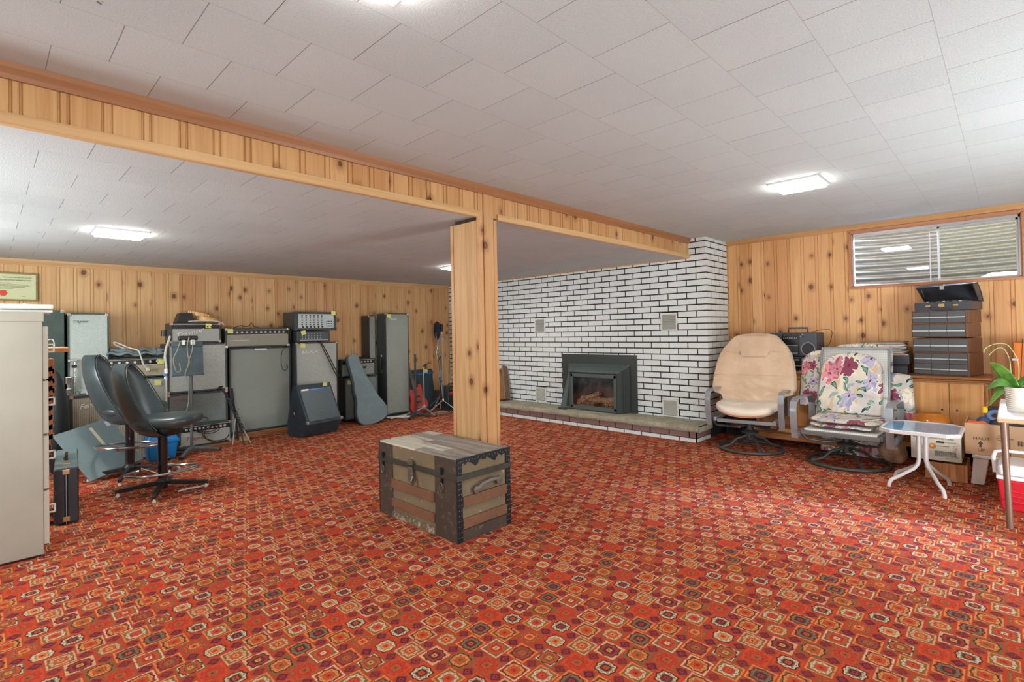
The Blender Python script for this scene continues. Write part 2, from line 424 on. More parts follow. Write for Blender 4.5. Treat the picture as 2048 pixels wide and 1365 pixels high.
# brick chimney breast
b = B().box(XK, X1+.1, YK, Y1+.1, 0, H+.05)
struct(b.build('wall_fireplace', mortar))
MG = .0125
def bricks(b, axis_pts, z0, z1, zl, zh, place):
    pass
VENT_Y = [(4.72, 1.258), (2.778, 1.255), (4.726, .292), (2.784, .277)]
FY0, FY1, FZ1 = 3.20, 4.325, .866
bw = B(); z = 2.122+.0687; row = 0
def clipped(y0, y1, z0, z1, holes):
    """rectangle minus holes, axis aligned; returns list of rects"""
    out = [(y0, y1, z0, z1)]
    for h0, h1, g0, g1 in holes:
        nx = []
        for a, c, d, e in out:
            if c <= h0 or a >= h1 or e <= g0 or d >= g1: nx.append((a, c, d, e)); continue
            if a < h0: nx.append((a, h0, d, e))
            if c > h1: nx.append((h1, c, d, e))
            if d < g0: nx.append((max(a, h0), min(c, h1), d, g0))
            if e > g1: nx.append((max(a, h0), min(c, h1), g1, e))
        out = nx
    return [q for q in out if q[1]-q[0] > .012 and q[3]-q[2] > .006]
holes = [(vy-.0995, vy+.0995, vz-.1015, vz+.1015) for vy, vz in VENT_Y]+[(FY0, FY1, 0, FZ1)]
pro = .0035
while z > .17:
    z1 = min(z-MG/2, H-.001); z0 = max(z-.0687+MG/2, .17)
    if z1-z0 > .008:
        y = YK-pro; first = .112+MG/2 if row % 2 == 0 else .2225-.0+pro*0
        q = first if row % 2 == 0 else .2225
        ys = [YK-pro]; yy = YK+(.112 if row % 2 == 0 else .2225)
        while yy < Y1-.02: ys.append(yy); yy += .2225
        ys.append(Y1+.003)
        for n_, (a, c_) in enumerate(zip(ys, ys[1:])):
            a0 = a if n_ == 0 else a+MG/2; c0 = c_-MG/2
            top = z1 if a < YB or True else z1
            for (p0, p1, d0, d1) in clipped(a0, c0, z0, z1, holes):
                bw.box(XK-pro, XK+.002, p0, p1, d0, d1)
        xs = [XK-pro]; xx = 5.425+(.232 if row % 2 == 0 else .122)
        while xx < X1-.02: xs.append(xx); xx += .2225
        xs.append(X1+.003)
        for n_, (a, c_) in enumerate(zip(xs, xs[1:])):
            bw.box(XK+.0021 if n_ == 0 else a+MG/2, c_-MG/2, YK-pro, YK+.002, z0, z1)
    z -= .0687; row += 1
o = bw.build('brick_facing', brick_white); o['kind'] = 'structure'; o.parent = bpy.data.objects['wall_fireplace']
del o['kind']

# hearth
HX, HY = 5.084, 2.33
hr = thing('fireplace_hearth', 'long raised stone slab hearth on two brick courses along the white brick wall', 'hearth', (HX, HY, 0))
B().box(0.006, XK-pro-HX, 0.006, Y1-HY, 0, .106).build('mortar_core', mortar, hr)
for nm, z0, z1, mt, ph in (('lower_course', 0, .037, brick_white, .19), ('upper_course', .045, .106, brick_brown, .083)):
    b = B(); ys = [0]; yy = ph
    while yy < Y1-HY-.02: ys.append(yy); yy += .2225
    ys.append(Y1-HY)
    for n_, (a, c_) in enumerate(zip(ys, ys[1:])): b.box(0, .012, a if n_ == 0 else a+MG/2, c_-MG/2, z0, z1)
    xs = [0]; xx = ph+.03
    while xx < .34: xs.append(xx); xx += .2225
    xs.append(XK-pro-HX)
    for n_, (a, c_) in enumerate(zip(xs, xs[1:])): b.box(a if n_ == 0 else a+MG/2, c_-MG/2, 0, .012, z0, z1)
    b.build(nm, mt, hr)
b = B(); L = Y1-HY+.025; nu, nv = 150, 9
prof = [(.0, .108), (-.028, .112), (-.036, .128), (-.034, .15), (-.024, .168), (0, .174), (.12, .175), (.24, .174), (XK-HX-.009, .174)]
def slab(u, v):
    i = round(v*8); d, z = prof[i]; yy = -.03+u*(L); rng = math.sin(yy*31)*.004+math.sin(yy*83+i)*.003+math.sin(yy*197+i*2)*.002
    if i in (1, 2, 3, 4): d += rng
    if i in (5, 6, 7): z += math.sin(yy*9+i)*.001
    return (d, yy, z)
b.grid(slab, nu, nv)
b.box(0, XK-HX-.009, -.028, L-.03, .107, .16)
b.build('stone_slab', stone, hr, smooth=True)

# support post under the step
post = thing('support_post', 'square boxed pine post holding the middle of the ceiling step', 'post', (2.378, 2.67, 0))
px0, px1, py0, py1 = -.082, .085, -.14, .14
b = B()
for s in (0,):
    b.box(px0+.001, px0+.024, py0, py0+.018, 0, H2-.014)            # front stiles
b = B(); b.box(-.079, -.042, -.146, -.122, 0, H2+.03); b.build('front_board', pine_post, post, bevel=.002)
b = B(); b.box(-.036, .052, -.150, -.122, 0, H-.055); b.build('front_board', pine_post, post, bevel=.002)
b = B(); b.box(.058, .088, -.146, -.122, 0, H2-.015); b.build('front_board', pine_post, post, bevel=.002)
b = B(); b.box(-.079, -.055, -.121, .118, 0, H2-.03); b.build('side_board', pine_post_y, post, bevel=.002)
b = B(); b.box(-.083, -.06, .12, .150, 0, H2-.03); b.build('corner_strip', pine_post, post, bevel=.002)
b = B(); b.box(.06, .086, -.121, .15, 0, H2-.03); b.build('side_board', pine_post, post, bevel=.002)
b = B(); b.box(-.059, .059, .125, .15, 0, H2-.03); b.build('back_board', pine_post, post, bevel=.002)
b = B(); b.box(-.06, .06, -.12, .12, 0, H2-.001); b.build('inner_core', plain('dark_core', sr(60, 40, 26), .9), post)

# ---------------------------------------------------------------- window and well
alu = plain('aluminium', sr(190, 192, 192), .35, .85); win_wood = wood('window_wood', sr(178, 118, 84), sr(196, 140, 104), 1, kind='world')
def glass_mat(name, tint=(1, 1, 1), alpha=.08, dirt=0.):
    M = Mat(name); t = M.t; tr = M.node('ShaderNodeBsdfTransparent'); tr.inputs[0].default_value = (*tint, 1)
    gl = M.node('ShaderNodeBsdfGlossy'); gl.inputs['Roughness'].default_value = .02; gl.inputs[0].default_value = (1, 1, 1, 1)
    fr = M.node('ShaderNodeFresnel'); fr.inputs[0].default_value = 1.5
    mx = M.node('ShaderNodeMixShader', _0=fr.outputs[0]); t.links.new(tr.outputs[0], mx.inputs[1]); t.links.new(gl.outputs[0], mx.inputs[2])
    last = mx
    if dirt:
        x, y, z = M.pos(); n = M.noise(M.xyz(x, y, z), 110, 3, .7); n2 = M.noise(M.xyz(x, y, z), 6, 2)
        df = M.node('ShaderNodeBsdfDiffuse'); df.inputs[0].default_value = (.22, .22, .20, 1)
        m2 = M.node('ShaderNodeMixShader', _0=(n.step(.5, .62)*.5+.1+n2*.1)*dirt); t.links.new(mx.outputs[0], m2.inputs[1]); t.links.new(df.outputs[0], m2.inputs[2]); last = m2
    t.links.new(last.outputs[0], M.out.inputs[0]); return M.m
win = bpy.data.objects.new('window_1', None); COL.objects.link(win); struct(win); win.location = (X1, (WY0+WY1)/2, WZ0)
cy_ = (WY0+WY1)/2; hw = (WY1-WY0)/2; hh = WZ1-WZ0
b = B(); b.box(0, .12, -hw, -hw+.006, 0, hh); b.box(0, .12, hw-.006, hw, 0, hh); b.box(0, .12, -hw, hw, 0, .006); b.box(0, .12, -hw, hw, hh-.006, hh); b.build('jamb', win_wood, win)
b = B(); q = .022
b.box(-.012, .002, -hw-.018, hw+.018, -q, 0); b.box(-.012, .002, hw, hw+.016, 0, hh+.01); b.box(-.012, .002, -hw-.016, -hw, 0, hh+.01); b.box(-.012, .002, -hw-.016, hw+.016, hh, hh+.025)
b.build('casing', win_wood, win, bevel=.002)
b = B(); f = .014
b.box(.03, .095, -hw+.006, -hw+.006+f, .006, hh-.006); b.box(.03, .095, hw-.006-f*.6, hw-.006, .006, hh-.006)
b.box(.03, .095, -hw+.006, hw-.006, .006, .006+f*.5); b.box(.03, .095, -hw+.006, hw-.006, hh-.03, hh-.006); b.build('outer_frame', alu, win, bevel=.001)
ym = .49-cy_
b = B(); b.box(.066, .08, -hw+.02, -hw+.036, .013, hh-.03); b.box(.066, .08, ym-.045, ym-.028, .013, hh-.03); b.box(.066, .08, -hw+.02, ym-.028, .013, .022); b.box(.066, .08, -hw+.02, ym-.028, hh-.045, hh-.03)
b.build('sash_frame', alu, win, bevel=.001)
b = B(); b.box(.044, .056, ym+.02, ym+.027, .013, hh-.03); b.box(.044, .056, ym+.02, hw-.012, hh-.038, hh-.03); b.build('sash_frame', alu, win)
B().box(.071, .075, -hw+.03, ym-.035, .02, hh-.04).build('pane', glass_mat('glass_dusty', (.92, .97, .9), dirt=.55), win)
B().box(.048, .052, ym-.03, hw-.012, .013, hh-.035).build('pane', glass_mat('glass_speckled', (.93, .97, .97), dirt=.35), win)
galv = Mat('galvanised', .5, sr(176, 184, 186), .35)
x, y, z = galv.pos(); galv.color(galv.mix(galv.noise(galv.xyz(x, y, z), 25, 3), sr(64, 72, 72), sr(96, 102, 98)))
wl = thing('window_well', 'half round corrugated metal window well outside the basement window', 'window well', (X1+.13, cy_, 1.35))
def well(u, v):
    z = v*1.0; a = PI*(u-.5); r = 1+.0; cr = .011*math.sin(z/.068*2*PI)
    ex, ey = .62+cr, .86+cr
    return (ex*abs(math.cos(a))**.6, ey*math.copysign(abs(math.sin(a))**.8, math.sin(a)), z)
B().grid(well, 48, 150).build('corrugated_wall', galv.m, wl, smooth=True, thick=.002)
gr = Mat('gravel', .9); x, y, z = gr.pos(); vo = gr.node('ShaderNodeTexVoronoi', Vector=gr.xyz(x, y, z)); vo.inputs['Scale'].default_value = 55
gr.color(gr.mix(gr.rnd(V(gr.t, vo.outputs['Position'])), sr(44, 38, 34), sr(104, 96, 86))); gr.bump(V(gr.t, vo.outputs['Distance']), 1, .02)
B().grid(lambda u, v: (u*.6+.0, (v-.5)*1.6, .22+.03*math.sin(v*9)*math.sin(u*7)-u*.02), 20, 40).build('gravel_bed', gr.m, wl, smooth=True)
snow = plain('snow', sr(96, 100, 106), .8)
def sn(u, v):
    a = (u-.5)*2; bq = (v-.5)*2; hgt = max(0, 1-a*a-bq*bq)**.5
    return (.36+.18*a, -.50+.22*bq, .2+.085*hgt+.01*math.sin(a*9)*math.cos(bq*7))
tag(B().grid(sn, 16, 20).build('snow_patch', snow, smooth=True), 'small patch of melting snow at the bottom of the window well', 'snow').location = wl.location

# ---------------------------------------------------------------- ceiling lights
def panel_light(x, y, zc, label, strength=1.):
    L = thing('ceiling_light', label, 'ceiling light', (x, y, zc), 0, 'square flat panel lights on the ceiling')
    b = B(); s = .15; t = .012
    b.box(-s, s, -s, -s+t, -.012, -.0005); b.box(-s, s, s-t, s, -.012, -.0005); b.box(-s, -s+t, -s+t, s-t, -.012, -.0005); b.box(s-t, s, -s+t, s-t, -.012, -.0005)
    b.build('frame', plain('white_trim', (.8, .8, .8), .4), L)
    M = Mat('led_panel'); e = M.node('ShaderNodeEmission'); e.inputs[0].default_value = (1, .955, .90, 1); e.inputs[1].default_value = LAMP_W*strength
    M.t.links.new(e.outputs[0], M.out.inputs[0])
    B().box(-s+t+.001, s-t-.001, -s+t+.001, s-t-.001, -.026, -.004).build('diffuser', M.m, L)
panel_light(3.93, 1.03, H, 'square lit panel light in the higher ceiling near the window', 1.)
panel_light(.70, 1.135, H, 'lit panel light in the higher ceiling at the top edge of the photo', 1.)
panel_light(.70, 4.65, H2, 'square lit panel light in the lower ceiling above the filing cabinet side', 1.)
panel_light(3.93, 4.70, H2, 'lit panel light in the lower ceiling half hidden behind the post', 1.)

# ================================================================ materials for the things
def tolex(name, c, r=.42):
    M = Mat(name, r, spec=.5); x, y, z = M.pos('obj'); n = M.noise(M.xyz(x, y, z), 420, 2); n2 = M.noise(M.xyz(x, y, z), 9, 3)
    M.color(M.mix(n2.step(.4, .8)*.5, c, tuple(q*1.5+.012 for q in c))); M.bump(n, .35, .001); return M.m
def cloth_mat(name, c, amp=.25, sc=260, rough=.7, stripes=0):
    M = Mat(name, rough, spec=.35); x, y, z = M.pos('obj'); n = M.noise(M.xyz(x, y, z), sc, 2, .6); n2 = M.noise(M.xyz(x, y, z), 3.5, 3)
    cc = M.mix(n.step(.3, .7), tuple(q*(1-amp) for q in c), tuple(min(1, q*(1+amp)) for q in c))
    if stripes:
        s = (x*stripes).frac(); cc = M.mix(s.gt(.62)*.75, cc, tuple(q*.22 for q in c))
    cc = M.mix(n2.step(.3, .7)*.22, cc, tuple(q*.7 for q in c)); M.color(cc); M.bump(n, .4, .001); return M.m
black_tolex = tolex('black_tolex', sr(52, 60, 60)); dark_green = tolex('green_black_tolex', sr(48, 68, 62)); blue_tolex = tolex('blue_black_carpet', sr(44, 58, 68), .75)
silver_cloth = cloth_mat('silver_grille', sr(168, 174, 168), .3); grey_cloth = cloth_mat('grey_grille', sr(142, 150, 144), .2); pale_cloth = cloth_mat('pale_grille', sr(178, 190, 184), .22)
dark_cloth = cloth_mat('dark_grille', sr(122, 130, 128), .25); fender_cloth = cloth_mat('striped_grille', sr(172, 166, 146), .2, stripes=75)
chrome = plain('chrome', sr(200, 205, 208), .18, .95); dull_metal = plain('dull_metal', sr(170, 172, 168), .4, .7); copper = plain('worn_corner', sr(196, 168, 150), .4, .6)
black_p = plain('black_plastic', sr(28, 30, 32), .4); dark_p = plain('dark_grey_plastic', sr(58, 64, 66), .5); white_p = plain('white_plastic', sr(226, 226, 218), .45)
panel_black = plain('panel_black', sr(24, 26, 26), .35); panel_silver = plain('panel_silver', sr(176, 190, 194), .4, .3); knob_m = plain('knob', sr(20, 22, 24), .3); knob_s = plain('silver_knob', sr(190, 190, 186), .3, .6)
note_m = plain('sticky_yellow', sr(214, 218, 128), .8); cable_k = plain('black_cable', sr(24, 26, 26), .5); cable_g = plain('grey_cable', sr(150, 146, 132), .6); cable_w = plain('white_cable', sr(214, 212, 200), .5)
logo_w = plain('logo_silver', sr(226, 228, 224), .4, .1); logo_r = plain('logo_red', sr(172, 74, 66), .4)
plank_m = wood('plank_wood', sr(120, 76, 44), sr(168, 116, 72), 0)
red_wood = wood('red_wood', sr(150, 88, 52), sr(196, 128, 84), 2)

def put(b, name, mat, root, **k):
    l = root.location; b.shift((-l[0], -l[1], -l[2])); return b.build(name, mat, root, **k)
def ptext(s, size, mat, root, x, y, z, **k):
    l = root.location; M = T(x-l[0], y-l[1], z-l[2])@k.pop('rot', Matrix())@FRONT
    return text(s, size, mat, k.pop('name', 'logo'), root, M, **k)

def cab(name, label, cat, x0, x1, yf, d, z0, z1, shell=black_tolex, cloth=silver_cloth, rim=.018, corners=True, ctrl=0, knobs=8, knob_mat=knob_s, cmat=None, group=None, cc=chrome, handle=None, sw=2, inset=.012):
    """speaker cabinet or amplifier head, front at y = yf facing the camera side"""
    t = thing(name, label, cat, ((x0+x1)/2, yf+d/2, z0), 0, group)
    b = B(); b.box(x0+.002, x1-.002, yf+inset+.004, yf+d, z0+.002, z1-.002); put(b, 'shell', shell, t, bevel=.008)
    b = B(); r = rim; y1 = yf+inset+.006
    b.box(x0, x0+r, yf, y1, z0, z1); b.box(x1-r, x1, yf, y1, z0, z1); b.box(x0+r, x1-r, yf, y1, z0, z0+r); b.box(x0+r, x1-r, yf, y1, z1-r, z1)
    put(b, 'front_rim', shell, t, bevel=.003)
    zt = z1-r
    if ctrl:
        zt = z1-r-ctrl
        p = B(); p.box(x0+r+.01, x1-r-.01, yf+.004, y1, zt+.004, z1-r-.006); pn = put(p, 'control_panel', cmat or panel_black, t, bevel=.001)
        px0, px1 = x0+r+.03, x1-r-.03; zc = (zt+z1-r)/2
        fr = B(); fr.box(x0+r+.006, x1-r-.006, yf+.003, yf+.005, zt+.001, zt+.004); fr.box(x0+r+.006, x1-r-.006, yf+.003, yf+.005, z1-r-.006, z1-r-.003); q = put(fr, 'panel_edging', logo_w, t)
        for i in range(knobs):
            kx = px0+(px1-px0)*(i+.5)/knobs
            k = B().lathe([(.013, 0), (.013, .004), (.009, .005), (.008, .016), (.0, .016)], (0, 0, 0), 12, M=T(kx-t.location.x, yf+.003-t.location.y, zc-t.location.z)@Rx(PI/2), cap=False)
            ko = k.build('knob', knob_mat, None, smooth=True); ko.parent = pn; ko.location = (0, 0, 0)
    g = B(); g.box(x0+r, x1-r, yf+inset-.004, yf+inset+.005, z0+r, zt); gc = put(g, 'grille_cloth', cloth, t)
    if corners:
        for cx, sx in ((x0, 1), (x1, -1)):
            for cz, sz in ((z0, 1), (z1, -1)):
                k = B(); w_ = .026
                for u in range(1):
                    k.box(min(cx-.002*sx, cx+w_*sx), max(cx-.002*sx, cx+w_*sx), yf-.002, yf+.003, min(cz-.002*sz, cz+w_*sz), max(cz-.002*sz, cz+w_*sz))
                    k.box(min(cx-.002*sx, cx+.003*sx), max(cx-.002*sx, cx+.003*sx), yf-.002, yf+w_, min(cz-.002*sz, cz+w_*sz), max(cz-.002*sz, cz+w_*sz))
                    k.box(min(cx-.002*sx, cx+w_*sx), max(cx-.002*sx, cx+w_*sx), yf-.002, yf+w_, min(cz-.002*sz, cz+.003*sz), max(cz-.002*sz, cz+.003*sz))
                put(k, 'corner_protector', cc, t, bevel=.002)
    if handle == 'top':
        xm = (x0+x1)/2; h = B().tube([(xm-.11, yf+d/2, z1), (xm-.08, yf+d/2, z1+.014), (xm+.08, yf+d/2, z1+.014), (xm+.11, yf+d/2, z1)], .006, 8, sx=1.8); put(h, 'carry_handle', black_p, t, smooth=True)
    if handle == 'side':
        zm = (z0+z1)/2; ym = yf+d/2
        h = B().tube([(x0, ym, zm+.11), (x0-.02, ym, zm+.09), (x0-.024, ym, zm), (x0-.02, ym, zm-.09), (x0, ym, zm-.11)], .007, 8); put(h, 'side_handle', black_p, t, smooth=True)
        for s in (-1, 1): k = B().box(x0-.006, x0+.001, ym-.014, ym+.014, zm+s*.11-.016, zm+s*.11+.016); put(k, 'handle_bracket', chrome, t, bevel=.002)
    return t
def note(x, y, z, label, tilt=.05, nrm='y', s=.030):
    M = T(x, y, z)@Ry(tilt)
    b = B(); b.grid(lambda u, v: M@Vector(((u-.5)*s*2, -.001-.006*(1-v)**2, (v-.5)*s*1.7)), 4, 6)
    o = b.build('sticky_note', note_m, None, thick=.0008); o.location = (0, 0, 0)
    return tag(o, label, 'sticky note', 'yellow sticky notes on the music gear')
def cable(pts, r, mat, label, name='cable', cat='cable', group=None, n=6, sub=5):
    P = [Vector(p) for p in pts]; out = []
    for i in range(len(P)-1):
        p0, p1, p2, p3 = P[max(i-1, 0)], P[i], P[i+1], P[min(i+2, len(P)-1)]
        for k in range(sub):
            t = k/sub; out.append(.5*((2*p1)+(p2-p0)*t+(2*p0-5*p1+4*p2-p3)*t*t+(3*p1-p0-3*p2+p3)*t**3))
    out.append(P[-1]); b = B().tube(out, r, n)
    if label is None: return b
    return tag(b.build(name, mat, None, smooth=True), label, cat, group)

# ================================================================ back wall, from left to right
# framed certificate
t = thing('framed_certificate', 'framed cream certificate with a red seal hanging on the back wall', 'certificate', (.15, 6.72, 1.56))
cx0, cx1, cz0, cz1 = -.06, .365, 1.56, 1.826
b = B(); f = .014
b.box(cx0, cx0+f, 6.71, 6.734, cz0, cz1); b.box(cx1-f, cx1, 6.71, 6.734, cz0, cz1); b.box(cx0+f, cx1-f, 6.71, 6.734, cz0, cz0+f); b.box(cx0+f, cx1-f, 6.71, 6.734, cz1-f, cz1)
put(b, 'frame', wood('cert_frame', sr(120, 108, 62), sr(150, 138, 84), 0), t, bevel=.002)
put(B().box(cx0+f, cx1-f, 6.722, 6.73, cz0+f, cz1-f), 'paper', plain('cert_paper', sr(206, 212, 168), .6), t)
ink = plain('cert_ink', sr(70, 78, 60), .8)
L = [text('DEPARTMENT OF LABOUR, ONTARIO', .0115, ink, M=T(.125, 6.7205, 1.775)@FRONT), text('CERTIFICATE OF APPRENTICESHIP', .017, ink, M=T(.105, 6.7205, 1.748)@FRONT, sx=.82)]
for i in range(5): L.append(text(['This is to certify that', 'has completed the term of apprenticeship and has passed', 'the examination in accordance with the act and regulations', 'in the trade and is entitled to hold this certificate', 'dated at Toronto this day'][i], .0085, ink, M=T(.105, 6.7205, 1.722-.0125*i)@FRONT))
L.append(text('Director', .008, ink, M=T(.25, 6.7205, 1.60)@FRONT)); l = join(L, 'printed_text', t)
for v in l.data.vertices: v.co -= t.location
put(B().lathe([(0, 0), (.028, 0), (.026, .002), (0, .002)], (0, 0, 0), 24, M=T(.127, 6.7215, 1.632)@Rx(PI/2), cap=False), 'seal', plain('seal_red', sr(214, 72, 52), .6), t)

# tall cabinet at the left with a second one behind it
t = cab('speaker_column', 'tall dark green speaker cabinet with pale silver grille behind the office chairs', 'speaker cabinet', .552, .862, 6.40, .28, .03, 1.435, dark_green, pale_cloth, .012)
ptext('Traynor', .036, panel_black, t, .585, 6.405, 1.345, shear=.35)
t = thing('speaker_column', 'tall dark green cabinet standing left of and slightly behind the silver grille one', 'speaker cabinet', (.40, 6.58, 0))
put(B().box(.27, .535, 6.44, 6.72, 0, 1.462), 'shell', dark_green, t, bevel=.008)
for x_ in (.285, .52):
    put(B().box(x_-.014, x_+.014, 6.436, 6.462, 1.44, 1.465), 'corner_protector', chrome, t, bevel=.003)

# striped guitar amplifier with a plastic bag on top
t = cab('guitar_amplifier', 'guitar amplifier with brown striped grille under a clear plastic bag', 'amplifier', .535, 1.14, 6.08, .26, .0, .67, black_tolex, fender_cloth, .022, cc=copper)
ptext('Fender', .062, logo_w, t, .60, 6.083, .545, shear=.45, rot=Ry(-.16))
def bag(u, v):
    a = 2*PI*u; e = v; r = (1-e**2.2)**.5 if e < 1 else 0
    wob = 1+.10*math.sin(5*a+7*v)+.07*math.sin(11*a-9*v)
    return (.80+.2*r*math.cos(a)*wob, 6.21+.11*r*math.sin(a)*wob, .671+.085*e*(1+.2*math.sin(4*a)*(1-e)))
pb = Mat('clear_plastic', .15, sr(206, 216, 214), spec=.8, Alpha=.62)
tag(B().grid(bag, 40, 9, cu=True).build('plastic_bag', pb.m, smooth=True), 'crumpled clear plastic bag lying on the striped grille amplifier', 'plastic bag')

# tan-cornered head, cab under it, cloth on top
t = cab('amplifier_head', 'small amplifier head with silver grille beneath a folded grey cloth', 'amplifier', .80, 1.335, 6.38, .24, .785, .985, dark_green, cloth_mat('tan_grille', sr(178, 174, 148), .25), .014, ctrl=.062, knobs=7, knob_mat=knob_s, cc=copper)
t = cab('speaker_cabinet', 'speaker cabinet with silver grille right under the small cloth-topped head', 'speaker cabinet', .87, 1.345, 6.40, .28, .0, .775, black_tolex, silver_cloth, .016)
def cl(u, v):
    x = .84+.53*u; y = 6.40+.2*v
    return (x, y, .99+.045*math.sin(PI*min(1, v*1.4+.12))*(.7+.3*math.sin(9*u+2*v))+.012*math.sin(23*u+5*v)+.02*(u < .8))
b = B(); b.grid(cl, 36, 14); b.grid(lambda u, v: Vector(cl(u*.9+.06, v))+Vector((0, .015, .028+.008*math.sin(14*u))), 36, 14)
grey_fab = cloth_mat('grey_fabric', sr(122, 138, 142), .12, 90, .9)
tag(b.build('folded_cloth', grey_fab, smooth=True, thick=.018), 'folded grey cloth lying on top of the small silver grille head', 'cloth')
o = cable([(1.02, 6.45, 1.075), (.93, 6.42, 1.11), (.90, 6.40, 1.145), (.93, 6.40, 1.14), (1.02, 6.39, 1.09), (1.09, 6.36, 1.06), (1.115, 6.345, .98), (1.135, 6.35, .91), (1.165, 6.355, .868)], .0065, cable_w, 'white cable with a round plug draped over the front of the small amplifier head')
pl = B().lathe([(0, 0), (.018, 0), (.02, .02), (.012, .03)], (0, 0, 0), 14, M=T(1.172, 6.36, .862)@Rx(PI/2)); p_ = pl.build('plug', cable_w, o, smooth=True)
note(1.285, 6.372, .936, 'yellow sticky note on the control panel of the cloth-topped head', .08)
note(1.262, 6.392, .715, 'yellow sticky note on the silver grille cabinet behind the bar stools')

# stack with the script logo head
wp = thing('wooden_plank', 'long brown plank on the carpet under the small combo amplifier', 'plank', (1.66, 6.32, 0))
put(B().box(1.36, 1.97, 6.155, 6.50, 0, .036), 'board', plank_m, wp, bevel=.003)
t = cab('combo_amplifier', 'grey grille combo amplifier with control knobs standing lowest under the music stand', 'amplifier', 1.40, 1.892, 6.17, .17, .038, .262, dark_green, silver_cloth, .014, ctrl=.062, knobs=10, cc=copper)
ptext('Traynor', .055, logo_r, t, 1.45, 6.172, .105, shear=.3, sx=1.2)
t = cab('speaker_cabinet', 'dark speaker cabinet with red lettering behind the combo amplifier', 'speaker cabinet', 1.345, 1.925, 6.385, .32, .04, .58, black_tolex, dark_cloth, .020, cc=copper)
ptext('TRAYNOR', .042, logo_r, t, 1.39, 6.388, .50, shear=.3)
t = cab('speaker_cabinet', 'silver grille speaker cabinet under the head with the long script logo', 'speaker cabinet', 1.345, 1.925, 6.385, .32, .585, 1.118, black_tolex, silver_cloth, .020, cc=copper)
t = cab('amplifier_head', 'amplifier head with slanted script logo below the tambourines', 'amplifier', 1.375, 1.862, 6.38, .24, 1.122, 1.342, black_tolex, silver_cloth, .016, ctrl=.058, knobs=11, knob_mat=knob_m, cc=copper)
ptext('Traynor', .082, logo_w, t, 1.42, 6.382, 1.168, shear=.5, rot=Ry(-.26))
note(1.735, 6.372, 1.305, 'yellow sticky note on the panel of the script logo head')
put_ = tag(B().box(1.44, 1.60, 6.40, 6.58, 1.343, 1.352).prism([(1.44, 1.35), (1.62, 1.35), (1.60, 1.40), (1.585, 1.447), (1.475, 1.447)], 6.41, 6.56).build('effects_pedal', black_p, bevel=.004), 'black wedge shaped pedal on top of the script logo head', 'pedal')
def tambourine(cx, cy, cz, M0, label, mat):
    t = thing('tambourine', label, 'tambourine', (cx, cy, cz), 0, 'tambourines on the amplifier head')
    ring = B(); n = 48; r = .118; h = .02
    PRF = [(r-.005, -h), (r+.005, -h), (r+.005, h), (r-.005, h)]
    ring.grid(lambda u, v: M0@Vector((PRF[round(v*4) % 4][0]*math.cos(2*PI*u), PRF[round(v*4) % 4][0]*math.sin(2*PI*u), PRF[round(v*4) % 4][1])), n, 4, cu=True, cv=True)
    ring.build('wooden_ring', mat, t, smooth=True)
    for k in range(8):
        a = 2*PI*(k+.5)/8
        b = B(); 
        for dz in (-.004, .004): b.lathe([(0, 0), (.016, .001), (.016, .002), (0, .003)], (0, 0, 0), 12, M=M0@T((r+.002)*math.cos(a), (r+.002)*math.sin(a), dz-.001))
        b.build('jingle', chrome, t, smooth=True)
    return t
tamb = wood('tambourine_wood', sr(196, 150, 88), sr(226, 184, 122), 2, .35)
tambourine(1.76, 6.51, 1.385, Rx(.04)@Ry(.10), 'lower pale wooden tambourine on the script logo head', tamb)
tambourine(1.70, 6.52, 1.44, Rx(.12)@Ry(.2), 'upper pale wooden tambourine leaning on the lower one', tamb)
cable([(1.53, 6.42, 1.352), (1.60, 6.40, 1.36), (1.70, 6.385, 1.362), (1.80, 6.39, 1.36), (1.86, 6.36, 1.345), (1.885, 6.355, 1.318)], .005, cable_w, 'white cable lying under the tambourines on the amplifier head')

# big grey cabinet with the wide head on it
wp = thing('wooden_plank', 'long brown plank under the biggest grey speaker cabinet', 'plank', (2.33, 6.52, 0))
put(B().box(1.98, 2.72, 6.40, 6.70, 0, .065), 'board', plank_m, wp, bevel=.003)
t = cab('speaker_cabinet', 'biggest square speaker cabinet with plain grey grille and round speaker shadows', 'speaker cabinet', 1.955, 2.655, 6.42, .30, .068, 1.052, black_tolex, grey_cloth, .02, corners=False)
put(B().box(2.235, 2.37, 6.416, 6.428, 1.015, 1.035), 'badge', logo_w, t, bevel=.002)
t = cab('amplifier_head', 'wide amplifier head with a row of silver knobs on the biggest speaker cabinet', 'amplifier', 1.905, 2.628, 6.38, .26, 1.056, 1.277, black_tolex, cloth_mat('grey_brown_grille', sr(150, 150, 138), .2), .016, ctrl=.062, knobs=12)
put(B().box(1.98, 2.16, 6.383, 6.387, 1.135, 1.139), 'logo_strip', logo_w, t)
note(1.955, 6.372, 1.245, 'yellow sticky note at the left end of the wide amplifier head', 0)
cable([(2.03, 6.50, 1.279), (2.10, 6.5, 1.31), (2.16, 6.5, 1.30), (2.20, 6.48, 1.315), (2.21, 6.45, 1.34), (2.24, 6.45, 1.30), (2.30, 6.46, 1.282)], .004, cable_k, 'thin black cable looping up from the wide amplifier head')
cable([(2.50, 6.40, 1.279), (2.57, 6.38, 1.29), (2.62, 6.372, 1.27), (2.635, 6.37, 1.2), (2.637, 6.37, 1.08), (2.62, 6.40, 1.05), (2.55, 6.41, 1.0), (2.535, 6.41, .85), (2.56, 6.41, .76), (2.61, 6.41, .78), (2.60, 6.41, .83)], .0035, cable_k, 'black cable hanging down the right side of the biggest grey cabinet')

